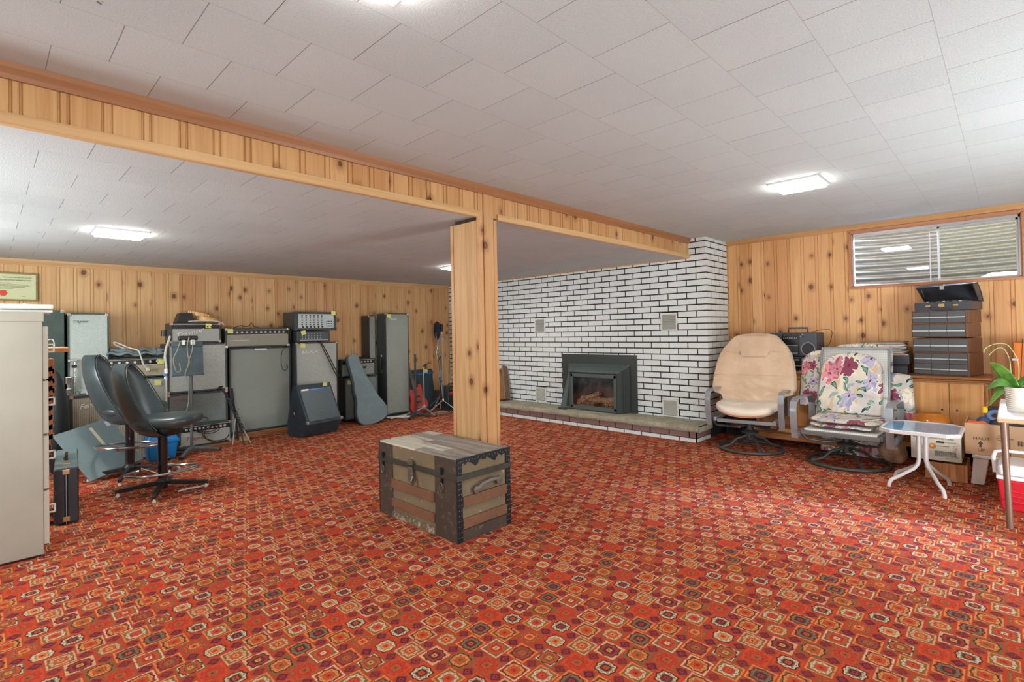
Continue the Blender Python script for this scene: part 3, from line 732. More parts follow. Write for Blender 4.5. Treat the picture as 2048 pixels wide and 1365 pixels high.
# mixer stack
wp = thing('wooden_plank', 'pale plank beneath the speaker cabinet that carries two mixers', 'plank', (2.95, 6.46, 0))
put(B().box(2.66, 3.24, 6.32, 6.68, 0, .055), 'board', wood('grey_plank', sr(110, 100, 84), sr(150, 136, 112), 0), wp, bevel=.003)
t = cab('speaker_cabinet', 'tall silver grille speaker cabinet under the two mixers', 'speaker cabinet', 2.665, 3.215, 6.30, .36, .058, 1.092, black_tolex, silver_cloth, .016, handle='side')
b = B()
for i in range(5): pass
sq = cable([(2.745, 6.309, .97), (2.765, 6.309, .985), (2.755, 6.309, .958), (2.79, 6.309, .965), (2.80, 6.309, .985), (2.815, 6.309, .96), (2.85, 6.309, .97), (2.87, 6.309, .985), (2.88, 6.309, .96), (2.92, 6.309, .972), (2.93, 6.309, .99), (2.95, 6.309, .965)], .003, None, None)
sq.shift(tuple(-q for q in t.location)); sq.build('script_logo', logo_w, t)
def knobgrid(t, x0, x1, z0, z1, nx, nz, yf, mat, r=.006, panel=None):
    for i in range(nx):
        for j in range(nz):
            kx = x0+(x1-x0)*(i+.5)/nx; kz = z0+(z1-z0)*(j+.5)/nz
            k = B().lathe([(r*1.2, 0), (r, .010), (0, .010)], (0, 0, 0), 8, M=T(kx-t.location.x, yf-t.location.y, kz-t.location.z)@Rx(PI/2), cap=False); k.build('knob', mat, panel, smooth=True)
t = thing('powered_mixer', 'black powered mixer with small knobs sandwiched under the silver faced mixer', 'mixer', (2.90, 6.46, 1.094))
put(B().box(2.685, 3.115, 6.30, 6.62, 1.096, 1.235), 'case', black_tolex, t, bevel=.01)
pn = put(B().box(2.715, 3.09, 6.294, 6.302, 1.118, 1.222), 'control_panel', plain('mixer_blue', sr(60, 78, 88), .4), t, bevel=.002)
knobgrid(t, 2.73, 3.0, 1.13, 1.215, 7, 3, 6.296, knob_s, .006, pn); put(B().box(2.72, 3.085, 6.292, 6.295, 1.118, 1.123), 'silver_edge', logo_w, t)
t = thing('powered_mixer', 'silver faced powered mixer with rows of black knobs, topmost of its stack', 'mixer', (2.93, 6.46, 1.238))
put(B().box(2.66, 3.205, 6.305, 6.66, 1.24, 1.475), 'case', black_tolex, t, bevel=.012)
pn = put(B().box(2.705, 3.165, 6.298, 6.308, 1.268, 1.447), 'control_panel', panel_silver, t, bevel=.002)
knobgrid(t, 2.725, 3.03, 1.300, 1.44, 6, 5, 6.30, knob_m, .007, pn); knobgrid(t, 2.735, 3.035, 1.272, 1.298, 6, 1, 6.30, knob_m, .010, pn); knobgrid(t, 3.055, 3.145, 1.28, 1.37, 3, 3, 6.30, knob_m, .006, pn)
for sx in (2.66, 3.205):
    for sz in (1.24, 1.475): put(B().cbox((sx+(.016 if sx < 3 else -.016), 6.306, sz+(.016 if sz < 1.3 else -.016)), (.036, .014, .036)), 'corner_protector', dark_p, t, bevel=.004)
note(3.155, 6.285, 1.462, 'yellow sticky note on the top right corner of the silver faced mixer', .1)
note(2.76, 6.285, 1.215, 'tilted yellow sticky note on the lower black mixer', -.2)
note(2.75, 6.288, 1.055, 'yellow sticky note at the top of the cabinet under the mixers', .12)
cable([(2.97, 6.35, 1.094), (2.965, 6.28, 1.09), (3.02, 6.275, .98), (3.10, 6.275, .82), (3.20, 6.27, .62), (3.27, 6.30, .59), (3.33, 6.36, .60)], .006, cable_k, 'pair of black leads slanting across the mixer cabinet front, left lead', group='black leads across the mixer cabinet')
cable([(2.985, 6.35, 1.094), (2.98, 6.28, 1.09), (3.045, 6.275, .98), (3.125, 6.275, .82), (3.215, 6.27, .65), (3.29, 6.30, .60), (3.35, 6.36, .60)], .006, cable_k, 'pair of black leads slanting across the mixer cabinet front, right lead', group='black leads across the mixer cabinet')

# small head on small combo behind the guitar case
t = cab('speaker_cabinet', 'small grey grille speaker cabinet behind the guitar case', 'speaker cabinet', 3.36, 3.86, 6.40, .28, .03, .60, black_tolex, dark_cloth, .015)
t = cab('amplifier_head', 'small amplifier head partly hidden by the neck of the guitar case', 'amplifier', 3.325, 3.835, 6.42, .22, .612, .845, dark_green, grey_cloth, .014, ctrl=.06, knobs=9, corners=False, handle='top')
put(B().prism([(3.62, .735), (3.70, .74), (3.685, .712), (3.62, .705)], 6.415, 6.425), 'badge', panel_black, t)
note(3.425, 6.405, .80, 'yellow sticky note left of the guitar case neck on the small head')
note(3.42, 6.385, .535, 'yellow sticky note on the small cabinet left of the guitar case')

# guitar case
def case_outline():
    # half widths along the length, s from base (0) to top (1.0 m)
    pr = [(0, .0), (.012, .10), (.045, .155), (.10, .182), (.17, .185), (.25, .165), (.33, .135), (.40, .122), (.46, .118), (.52, .110), (.58, .090), (.70, .078), (.82, .070), (.90, .066), (.94, .055), (.962, .03), (.97, 0)]
    pr = [(s, w_*1.13) for s, w_ in pr]; R = [(-w_, s) for s, w_ in pr]; Lf = [(w_, s) for s, w_ in reversed(pr[1:-1])]
    return R+Lf
t = thing('guitar_case', 'blue-black hard guitar case leaning upright against the small amplifiers', 'guitar case', (3.60, 6.05, 0))
Mg = Rz(-.22)@Rx(-.20)@Ry(-.27)
b = B(); b.prism(case_outline(), -.055, .045, 'y'); cs_m = tolex('case_vinyl', sr(92, 112, 118), .38)
b.v = [tuple(Mg@Vector(q)) for q in b.v]; b.build('lid', cs_m, t, bevel=.014, seg=3)
b = B(); ol = [(a*1.0, s) for a, s in case_outline()]; b.prism(ol, .050, .095, 'y'); b.v = [tuple(Mg@Vector(q)) for q in b.v]; b.build('lower_shell', tolex('case_dark', sr(30, 36, 38), .4), t, bevel=.012)
for s_, w_ in ((.10, -.186), (.36, -.133), (.86, -.072)):
    b = B().cbox((w_, .045, s_), (.012, .05, .035)); b.v = [tuple(Mg@Vector(q)) for q in b.v]; b.build('latch', chrome, t, bevel=.002)
h = B().tube([(-.142, .05, .30), (-.165, .05, .29), (-.172, .05, .25), (-.185, .05, .21), (-.18, .05, .20)], .008, 8); h.v = [tuple(Mg@Vector(q)) for q in h.v]; h.build('carry_handle', black_p, t, smooth=True)

# wedge monitor on the carpet
t = thing('floor_monitor', 'black wedge shaped stage monitor with a blue stripe standing on the carpet', 'stage monitor', (2.76, 6.0, 0), .145)
# local: front towards -Y, width along X .46
prof = [(-.10, .0), (.20, .0), (.22, .14), (.10, .575), (.02, .60), (-.21, .16)]
b = B(); b.prism([(a, c_) for a, c_ in prof], -.23, .23, 'x'); b.build('cabinet', blue_tolex, t, bevel=.012)
u = (Vector((0, -.21, .16))-Vector((0, .02, .60))); nrm = Vector((0, u.z, -u.y)).normalized(); nrm = nrm if nrm.y < 0 else -nrm
def onf(a, s, d): return Vector((a, .02, .60))+Vector((0, u.y, u.z))*s+nrm*d
b = B(); P8 = [onf(a, s, d) for d in (.0, .008) for a, s in ((-.205, .13), (.205, .13), (.205, .94), (-.205, .94))]
b.add(P8, [(0, 1, 2, 3), (4, 7, 6, 5), (0, 4, 5, 1), (1, 5, 6, 2), (2, 6, 7, 3), (3, 7, 4, 0)])
gm = Mat('perforated_grille', .45, sr(58, 74, 84), .1); x, y, z = gm.pos('obj'); rr = ((x*x)+(z-.36)*(z-.36)).pw(.5); gm.color(gm.mix(((rr*260.).sin().gt(.2))*rr.lt(.17)*.35, sr(60, 76, 84), sr(34, 44, 50))); b.build('grille', gm.m, t, bevel=.003)
b = B(); P8 = [onf(a, s, d) for d in (.008, .012) for a, s in ((-.19, .145), (.19, .145), (.19, .17), (-.19, .17))]; b.add(P8, [(0, 1, 2, 3), (4, 7, 6, 5), (0, 4, 5, 1), (1, 5, 6, 2), (2, 6, 7, 3), (3, 7, 4, 0)]); b.build('blue_stripe', plain('blue_strip', sr(52, 120, 190), .4), t)
b = B(); P8 = [onf(a, s, d) for d in (.008, .014) for a, s in ((-.19, .135), (-.10, .135), (-.10, .175), (-.19, .175))]; b.add(P8, [(0, 1, 2, 3), (4, 7, 6, 5), (0, 4, 5, 1), (1, 5, 6, 2), (2, 6, 7, 3), (3, 7, 4, 0)]); b.build('badge', logo_w, t)
for a_ in (-.225, .225):
    p_ = onf(a_, .96, .0); B().cbox(p_, (.03, .03, .03)).build('corner_protector', dull_metal, t, bevel=.004)
B().cbox((-.232, .07, .27), (.008, .05, .10)).build('side_handle_cup', black_p, t, bevel=.002); B().cbox((-.237, .05, .27), (.004, .012, .03)).build('jack_plate', logo_w, t)
o = note(0, 0, 0, 'yellow sticky note on the top edge of the blue striped wedge monitor', 0); o.location = (2.90, 6.02, .578); o.rotation_euler = (.2, 0, .145)

# two tall columns
papers = B().box(3.90, 4.40, 6.10, 6.52, 0, .012); papers.add([tuple(Rz(.1)@Vector((x_, y_, z_))) for z_ in (.012, .03) for x_, y_ in ((4.5, 5.7), (4.85, 5.7), (4.85, 5.98), (4.5, 5.98))], [(0, 1, 2, 3), (4, 5, 6, 7), (0, 1, 5, 4), (1, 2, 6, 5), (2, 3, 7, 6), (3, 0, 4, 7)])
tag(B().grid(lambda u, v: (3.88+.55*u, 6.10+.40*v, .012+.011*math.sin(9*u+3*v)+.008*math.sin(23*v+11*u)), 26, 20).build('crumpled_paper', plain('paper_white', sr(222, 222, 220), .8), smooth=True, thick=.012), 'crumpled white paper under the tall grey speaker column', 'paper')
t = cab('speaker_column', 'tallest grey speaker column with a side handle, standing on crumpled white paper', 'speaker cabinet', 3.905, 4.285, 6.25, .235, .052, 1.468, black_tolex, grey_cloth, .012, handle='side')
ptext('Traynor', .04, logo_w, t, 3.955, 6.255, 1.375, shear=.35); put(B().box(3.93, 4.26, 6.27, 6.47, .03, .052), 'base_skid', black_p, t)
t = cab('speaker_column', 'tall dark speaker column pushed behind and left of the tallest grey one', 'speaker cabinet', 3.79, 3.895, 6.495, .22, .0, 1.445, black_tolex, grey_cloth, .010, corners=True, handle=None)
note(3.945, 6.235, 1.43, 'yellow sticky note at the top left of the tallest grey speaker column', .08)

# corner: red guitar, monitor behind, stands, little amp
t = thing('electric_guitar', 'red electric guitar standing between the tall column and a metal guitar stand', 'guitar', (4.46, 6.22, .02))
body = [(-.02, .0), (.07, .01), (.135, .06), (.15, .13), (.115, .20), (.10, .25), (.125, .33), (.115, .40), (.075, .405), (.05, .36), (.025, .345), (-.025, .345), (-.05, .36), (-.08, .42), (-.125, .44), (-.135, .38), (-.105, .27), (-.12, .2), (-.155, .13), (-.14, .05), (-.08, .01)]
Mt = Rz(-.1)@Rx(-.22)@Ry(-.20)
b = B(); b.prism(body, -.02, .02, 'y'); b.v = [tuple(Mt@Vector(q)) for q in b.v]; b.build('body', plain('cherry_red', sr(168, 48, 34), .2, spec=.7), t, bevel=.006)
b = B().box(-.025, .025, -.034, -.018, .30, .86); b.v = [tuple(Mt@Vector(q)) for q in b.v]; b.build('neck', wood('neck_wood', sr(96, 76, 60), sr(128, 104, 80), 2), t, bevel=.003)
b = B().prism([(-.03, .86), (.03, .86), (.05, .98), (.02, 1.04), (-.04, 1.0)], -.034, -.02, 'y'); b.v = [tuple(Mt@Vector(q)) for q in b.v]; b.build('headstock', black_p, t, bevel=.003)
for s_ in (.14, .22): b = B().box(-.04, .04, -.027, -.019, s_, s_+.03); b.v = [tuple(Mt@Vector(q)) for q in b.v]; b.build('pickup', black_p, t, bevel=.002)
b = B().box(-.04, .04, -.03, -.019, .07, .09); b.v = [tuple(Mt@Vector(q)) for q in b.v]; b.build('bridge', chrome, t, bevel=.002)
b = B()
for i in range(6): b.tube([(-.02+.008*i, -.037, .08), (-.017+.007*i, -.04, .88)], .0008, 4)
b.v = [tuple(Mt@Vector(q)) for q in b.v]; b.build('strings', chrome, t)
t = thing('floor_monitor', 'black stage monitor with a blue stripe leaning on the back wall in the corner', 'stage monitor', (4.74, 6.60, 0), -.02)
b = B(); b.prism([(-.10, 0), (.10, 0), (.12, .2), (.05, .61), (-.02, .61)], -.24, .2, 'x'); b.build('cabinet', blue_tolex, t, bevel=.01)
b = B(); b.add([(-.22, -.026, .555), (.18, -.026, .555), (.18, -.028, .542), (-.22, -.028, .542), (-.22, -.034, .555), (.18, -.034, .555), (.18, -.036, .542), (-.22, -.036, .542)], [(0, 1, 2, 3), (4, 5, 6, 7), (0, 1, 5, 4), (2, 3, 7, 6), (0, 3, 7, 4), (1, 2, 6, 5)]); b.build('blue_stripe', bpy.data.materials['blue_strip'], t)
note(4.80, 6.552, .59, 'yellow sticky note on the stage monitor leaning in the corner', 0)
def stand(name, label, cat, base, r, h, mat, legs, lr=.012, lh=.05, pr=.011, rz=0, cast=False, group=None):
    t = thing(name, label, cat, (*base, 0), rz, group)
    B().tube([(0, 0, lh), (0, 0, h)], pr, 10).build('pole', mat, t, smooth=True)
    B().lathe([(.0, lh-.02), (pr*2, lh-.02), (pr*2.4, lh+.01), (pr*1.6, lh+.03), (0, lh+.03)], n=12, cap=False).build('hub', mat, t, smooth=True)
    for k in range(legs):
        a = 2*PI*k/legs
        if cast: pts = [(0, 0, lh), (.45*r*math.cos(a), .45*r*math.sin(a), lh*.85), (r*math.cos(a), r*math.sin(a), lr)]; rad = [lr*1.7, lr*1.5, lr]
        else: pts = [(0, 0, lh), (r*math.cos(a), r*math.sin(a), lr)]; rad = [lr, lr]
        lg = B().tube(pts, rad, 8).build('leg', mat, t, smooth=True)
        B().tube([(r*math.cos(a)*.96, r*math.sin(a)*.96, lr), (r*1.04*math.cos(a), r*1.04*math.sin(a), lr)], lr*1.3, 8).build('rubber_foot', black_p, lg, smooth=True)
    return t
t = stand('microphone_stand', 'short black microphone stand with three cast legs beside the tallest speaker column', 'microphone stand', (4.20, 5.98), .19, .89, plain('stand_black', sr(48, 54, 56), .45), 3, .015, .055, .013, 3.6, True)
B().tube([(0, 0, .56), (0, 0, .62)], .018, 10).build('clutch', black_p, t, smooth=True); B().tube([(0, 0, .62), (0, 0, .90)], .009, 10).build('upper_rod', dull_metal, t, smooth=True)
t = stand('guitar_stand', 'white metal guitar stand with curved neck hooks in front of the red guitar', 'guitar stand', (4.40, 6.06), .24, .70, dull_metal, 3, .010, .12, .009, .6)
B().tube([(-.055, -.05, .735), (-.06, -.01, .715), (-.03, .0, .70), (.03, 0, .70), (.07, -.01, .72), (.10, -.05, .745)], .006, 8).build('neck_hook', black_p, t, smooth=True)
t = stand('microphone_stand', 'chrome boom microphone stand leaning across the corner with a pop cover', 'microphone stand', (4.83, 6.17), .24, .45, chrome, 3, .009, .16, .010, .9)
B().tube([(0, 0, .15), (.09, .03, .45), (.36, .10, 1.18)], .009, 8).build('boom_arm', chrome, t, smooth=True)
B().tube([(.09, .03, .42), (.12, .04, .50)], .017, 10).build('clutch', black_p, t, smooth=True)
b = B(); b.lathe([(.0, 0), (.028, .03), (.05, .12), (.054, .2), (.045, .28), (.0, .33)], n=16, M=T(.37, .08, 1.06)@Ry(.36), cap=False); b.build('foam_cover', plain('navy_foam', sr(36, 44, 64), .9), t, smooth=True)
t = stand('microphone_stand', 'tall thin microphone stand standing in the corner against the pine wall', 'microphone stand', (5.10, 6.52), .11, 1.22, dull_metal, 3, .010, .10, .010, .2)
B().lathe([(0, 1.20), (.02, 1.20), (.028, 1.25), (.024, 1.31), (0, 1.32)], n=14, cap=False).build('microphone', black_p, t, smooth=True)
t = stand('guitar_stand', 'silver folding guitar stand with a long curved yoke in the corner', 'guitar stand', (4.90, 6.32), .23, .62, dull_metal, 4, .009, .22, .009, .3)
B().tube([(-.09, -.03, .78), (-.10, 0, .84), (-.06, 0, 1.02), (.02, 0, 1.10), (.11, 0, 1.12), (.16, 0, 1.04), (.16, 0, .96)], .008, 8).build('gooseneck', dull_metal, t, smooth=True)
B().tube([(-.10, -.04, .76), (-.05, -.03, .80), (.02, 0, .82), (.03, 0, .60)], .007, 8).build('yoke', black_p, t, smooth=True)
for s in (-1, 1): B().tube([(s*.05, 0, .60), (s*.03, 0, .36), (-s*.05, -.02, .02)], .009, 8).build('strut', dull_metal, t, smooth=True)
B().lathe([(0, 0), (.032, 0), (.032, .012), (0, .012)], n=16, M=T(-.01, -.03, .27)@Rx(PI/2), cap=False).build('joint_plate', logo_w, t, smooth=True)
t = thing('practice_amplifier', 'small black practice amplifier with a red badge in the corner behind the post', 'amplifier', (5.0, 6.20, 0))
put(B().box(4.87, 5.13, 6.10, 6.30, 0, .37), 'cabinet', black_tolex, t, bevel=.01); put(B().box(4.885, 5.115, 6.094, 6.102, .02, .24), 'grille_cloth', plain('black_grille', sr(26, 34, 36), .8), t)
put(B().box(4.885, 5.115, 6.090, 6.102, .29, .345), 'control_panel', panel_black, t); put(B().box(4.895, 4.975, 6.088, 6.102, .245, .28), 'badge', plain('badge_red', sr(186, 42, 40), .5), t)
for i in range(6): put(B().lathe([(.007, 0), (.005, .01), (0, .01)], (0, 0, 0), 8, M=T(4.905+i*.036, 6.09, .325)@Rx(PI/2), cap=False), 'knob', knob_s, t)
put(B().tube([(4.95, 6.2, .37), (4.96, 6.2, .395), (5.05, 6.2, .395), (5.06, 6.2, .37)], .007, 8), 'carry_handle', black_p, t, smooth=True)
t = thing('storage_box', 'grey-brown box behind the little practice amplifier in the corner', 'box', (5.25, 6.45, 0))
put(B().box(4.99, 5.07, 6.40, 6.60, 0, .27), 'carton', plain('grey_box', sr(120, 108, 92), .8), t, bevel=.004)
for i in range(7):
    a = i*.9; r = .05+.012*i
cable([(4.55+.13*math.cos(k*.55)+.02*math.sin(k*1.7)+k*.006, 5.98+.075*math.sin(k*.55), .012+.004*(k % 3)) for k in range(34)], .005, cable_g, 'tangled grey cables lying on the carpet in the corner', sub=3)
cable([(4.86+.07*math.cos(k*.6)+.01*math.sin(k*2.1), 5.98+.05*math.sin(k*.6), .012+.0025*(k % 4)) for k in range(28)], .006, cable_k, 'coil of black cable on the carpet before the small practice amplifier', sub=3)

# gooseneck stand, music stand, coiled lead, folded tripod
t = stand('microphone_stand', 'slim stand with a bent clear tube and blue tape before the left amplifiers', 'microphone stand', (1.26, 6.02), .17, .76, dull_metal, 3, .010, .05, .010, .4)
B().tube([(0, 0, .76), (.002, 0, .90), (-.012, 0, 1.0), (.0, 0, 1.08), (.03, .0, 1.16), (.042, 0, 1.20)], .011, 10).build('flexible_tube', plain('clear_tube', sr(190, 190, 184), .3), t, smooth=True)
B().tube([(0, 0, .80), (0, 0, .83)], .016, 10).build('blue_tape', plain('tape_blue', sr(30, 110, 200), .5), t, smooth=True); B().tube([(0, 0, .83), (0, 0, .875)], .018, 10).build('clutch', white_p, t, smooth=True)
B().tube([(-.02, 0, 1.20), (-.018, 0, 1.26)], .026, 10).build('foam_cap', black_p, t, smooth=True)
t = stand('music_stand', 'grey metal music stand holding a black microphone holder and cords', 'music stand', (1.46, 5.96), .25, .80, plain('stand_grey', sr(92, 102, 106), .5, .3), 3, .015, .06, .014, 4.1, True)
mdesk = B(); Md = Rz(-4.1)@T(-.02, .0, .80)@Rz(-.10)@Rx(-.12); mdesk.box(-.14, .13, -.004, .004, .0, .34, Md); mdesk.box(-.145, .135, -.035, .0, -.004, .003, Md); mdesk.box(-.143, .133, -.012, .0, .29, .297, Md)
mdesk.build('desk', plain('stand_desk', sr(74, 90, 96), .45, .3, nz=.15, sc=6), t, bevel=.002)
b = B(); b.cbox((.0, -.02, .375), (.17, .05, .045), Md); b.build('holder', black_p, t, bevel=.012)
b = B(); b.cbox((-.04, -.025, .33), (.03, .03, .05), Md); b.cbox((.04, -.025, .33), (.04, .03, .05), Md); b.build('holder_foot', white_p, t, bevel=.004)
for k, (mt, pts) in enumerate([(cable_g, [(1.44, 5.93, 1.19), (1.42, 5.92, 1.10), (1.425, 5.92, 1.0), (1.44, 5.92, .93), (1.41, 5.92, .86), (1.40, 5.92, .80), (1.425, 5.92, .70), (1.43, 5.93, .55), (1.41, 5.95, .42)]),
                  (cable_g, [(1.36, 5.93, 1.14), (1.33, 5.92, 1.05), (1.30, 5.92, .97), (1.315, 5.92, .87), (1.34, 5.92, .84), (1.36, 5.92, .86), (1.35, 5.92, .93)]),
                  (cable_g, [(1.47, 5.92, 1.16), (1.46, 5.91, 1.05), (1.43, 5.91, .95), (1.42, 5.91, .88)])]):
    cable(pts, .005, mt, ['long grey cord hanging from the music stand down to the combo amplifier', 'grey cord looped over the left edge of the music stand', 'short grey cord over the middle of the music stand desk'][k])
B_ = []
for k in range(150):
    u = k/149; c0 = Vector((1.795, 6.10, .64)).lerp(Vector((1.965, 6.02, .16)), u); a = k*1.25; r = .022
    if u < .12: c0 = Vector((1.75+u*.4, 6.16, .60+u*.4))
    B_.append(c0+Vector((r*math.cos(a), r*math.sin(a), 0)))
tag(B().tube(B_, .005, 5).build('coiled_cable', cable_k, smooth=True), 'springy black coiled lead hanging over a folded microphone tripod', 'cable')
t = thing('folded_tripod', 'narrow black tripod stand leaning beside the biggest speaker cabinet', 'tripod', (1.93, 6.08, 0))
B().tube([(0, 0, .05), (-.05, .02, .62)], .011, 8).build('pole', black_p, t, smooth=True)
for k, (ex, ey) in enumerate([(.11, -.06), (.02, -.14), (-.06, -.02)]): B().tube([(-.02, .0, .32), (ex, ey, .012)], .007, 8).build('leg', [dull_metal, black_p, dull_metal][k], t, smooth=True)
tag(B().box(-.055, .055, -.035, .035, 0, .045).build('wood_block', wood('block', sr(170, 134, 96), sr(206, 170, 126), 0), bevel=.003), 'small pale wood block on the carpet beside the biggest speaker cabinet', 'wood block').location = (2.05, 6.28, 0)
for k in range(2):
    cable([(1.56+.1*math.cos(q*.7+k)+q*.012, 6.15-.012*math.sin(q)-.004*k, .30-.012*q+.06*math.sin(q*.7+k)) for q in range(18)], .0045, cable_k, ['black cable looped over the front of the combo amplifier, inner loop', 'black cable looped over the front of the combo amplifier, outer loop'][k], group='black loops over the combo amplifier')

# ================================================================ left foreground: filing cabinet and what is around it
FX, FY, FZ = .237, 3.815, 1.334
t = thing('filing_cabinet', 'tall grey-beige four drawer metal filing cabinet at the left edge of the photo', 'filing cabinet', (.0, 4.04, 0))
beige = plain('cabinet_enamel', sr(160, 155, 142), .45, .0, nz=.05, sc=4)
put(B().box(-.45, FX-.012, FY, FY+.455, .012, FZ), 'body', beige, t, bevel=.004)
put(B().box(-.455, FX-.006, FY-.004, FY+.46, FZ-.05, FZ+.002), 'top_cap', beige, t, bevel=.003); put(B().box(-.43, FX-.03, FY+.02, FY+.43, 0, .012), 'plinth', black_p, t)
for k in range(4):
    z0 = .06+.302*k; d = put(B().box(FX-.014, FX+.012, FY+.02, FY+.435, z0, z0+.292), 'drawer', plain('drawer_enamel', sr(206, 206, 194), .4), t, bevel=.004)
    l = t.location; yc = FY+.10
    hb = B(); zc = z0+.17
    hb.box(FX+.012, FX+.045, yc, yc+.010, zc-.025, zc-.017); hb.box(FX+.012, FX+.045, yc, yc+.010, zc+.017, zc+.025); hb.box(FX+.037, FX+.045, yc, yc+.010, zc-.025, zc+.025)
    hb.shift((-l[0], -l[1], -l[2])); h = hb.build('handle', white_p, d, bevel=.002)
    lb = B().box(FX+.011, FX+.018, FY+.2, FY+.29, z0+.20, z0+.25); lb.shift((-l[0], -l[1], -l[2])); lb.build('label_holder', chrome, d, bevel=.002)
t = thing('paper_tray', 'flat white plastic device lying on top of the filing cabinet', 'desk device', (.165, 4.0, FZ))
put(B().box(.055, .275, 3.90, 4.08, FZ+.001, FZ+.018), 'lower_shell', white_p, t, bevel=.006); put(B().box(.05, .28, 3.895, 4.085, FZ+.021, FZ+.05), 'upper_shell', white_p, t, bevel=.01); put(B().box(.065, .268, 3.905, 4.07, FZ+.016, FZ+.024), 'vent_gap', dark_p, t)
put(B().lathe([(0, 0), (.012, 0), (.01, .005), (0, .006)], (.16, 3.95, FZ+.05), 12, cap=False), 'button', white_p, t)
# shelf behind the cabinet
t = thing('wooden_shelf', 'small light topped wooden shelf sticking out behind the filing cabinet', 'shelf', (.28, 4.75, 0))
put(B().box(.14, .405, 4.60, 4.92, 1.098, 1.128), 'shelf_board', wood('shelf_wood', sr(172, 98, 48), sr(198, 124, 66), 0), t, bevel=.005)
put(B().box(.14, .40, 4.604, 4.918, 1.128, 1.132), 'laminate_top', plain('cream_laminate', sr(226, 220, 176), .4), t)
put(B().box(.15, .19, 4.64, 4.88, 0, 1.098), 'upright', wood('shelf_wood2', sr(150, 84, 42), sr(180, 110, 60), 2), t, bevel=.003)
cable([(.27, 4.66, 1.136), (.30, 4.66, 1.18), (.325, 4.67, 1.185), (.335, 4.68, 1.15), (.335, 4.7, 1.137)], .003, cable_w, 'thin white wire loop standing up from the small wooden shelf')
t = thing('folded_blind', 'stack of reddish brown wooden slats hanging folded beside the filing cabinet', 'wooden slats', (.30, 4.45, .02))
for k in range(6):
    top = 1.06-.0*k; bot = [.78, .55, .42, .30, .10, .02][k]
    b = B(); z_ = bot; xo = .262+.010*(5-k); b.box(xo-.006, xo+.003, 4.42, 4.58-.012*k, bot, top)
    while z_ < top-.05:
        b.box(xo-.008, xo+.006, 4.42, 4.582-.012*k, z_, z_+.03); z_ += .062
    put(b, 'slat_panel', red_wood, t)
# black round bag and chrome clamps
tag(B().grid(lambda u, v: (.43+.10*math.cos(2*PI*u)*math.sin(PI*v)*.9, 6.02+.14*math.sin(2*PI*u)*math.sin(PI*v), .46-.46*math.cos(PI*v)), 24, 16, cu=True).build('soft_bag', plain('black_nylon', sr(34, 42, 44), .5), smooth=True), 'tall soft black bag standing between the wooden slats and the striped amplifier', 'bag')
t = thing('drum_stand', 'chrome drum hardware stand with clamps behind the striped grille amplifier', 'drum stand', (.60, 6.385-.01, 0))
B().tube([(-.045, 0, .02), (-.045, 0, .80)], .014, 10).build('tube', chrome, t, smooth=True); B().tube([(.0, -.0, .02), (.0, 0, 1.0)], .010, 10).build('tube', chrome, t, smooth=True)
B().cbox((-.045, -.01, .80), (.05, .03, .07)).build('clamp', chrome, t, bevel=.008); B().cbox((-.045, -.01, .70), (.04, .03, .05)).build('collar', chrome, t, bevel=.006)
B().cbox((-.005, -.012, .93), (.04, .025, .03), Ry(.0)).build('wing_nut', black_p, t, bevel=.006); B().cbox((-.015, -.012, .985), (.075, .03, .03), Ry(0.0)).build('tilter', dull_metal, t, bevel=.01)

# big grey board leaning on the striped amplifier
t = thing('grey_panel', 'large tilted blue-grey board leaning on the striped grille amplifier', 'board', (.66, 5.66, .0), 0)
u_ = Vector((.79-.62, 5.66-5.5, .0)); 
A_ = Vector((.60, 5.42, .012)); C_ = Vector((.95, 5.62, .075)); D_ = Vector((.455, 5.78, .47)); 
ex = (C_-A_); ey = (D_-A_); ey = ey-ex*(ey.dot(ex)/ex.dot(ex)); nn = ex.cross(ey).normalized(); Lx = .46; Ly = .50
ex.normalize(); ey.normalize()
P_ = lambda a, c_, d: A_+ex*a+ey*c_+nn*d
ol = [(0, 0), (Lx, 0), (Lx, Ly-.05)]+[(Lx-.05+.05*math.cos(q), Ly-.05+.05*math.sin(q)) for q in (.4, .8, 1.2, 1.57)]+[(0, Ly)]
b = B(); n = len(ol); b.add([P_(a, c_, 0) for a, c_ in ol]+[P_(a, c_, .018) for a, c_ in ol], [tuple(range(n)), tuple(reversed(range(n, 2*n)))]+[(i, (i+1) % n, n+(i+1) % n, n+i) for i in range(n)])
put(b, 'board', plain('slate_grey', sr(120, 138, 142), .35, spec=.5, nz=.03), t, bevel=.003)
sgn = 1 if nn.y < 0 else -1; d0, d1 = (.018, .0195) if sgn > 0 else (-.0015, 0)
def strip(a0, a1, c0, c1, nm, mt): put(B().add([P_(a, c_, d) for d in (d0, d1) for a, c_ in ((a0, c0), (a1, c0), (a1, c1), (a0, c1))], [(0, 1, 2, 3), (4, 5, 6, 7), (0, 1, 5, 4), (1, 2, 6, 5), (2, 3, 7, 6), (3, 0, 4, 7)]), nm, mt, t)
strip(.26, .285, .27, .46, 'paper_label', plain('label_cream', sr(206, 200, 170), .7)); strip(.40, .43, .42, .475, 'sticker', plain('label_lilac', sr(196, 196, 210), .7))

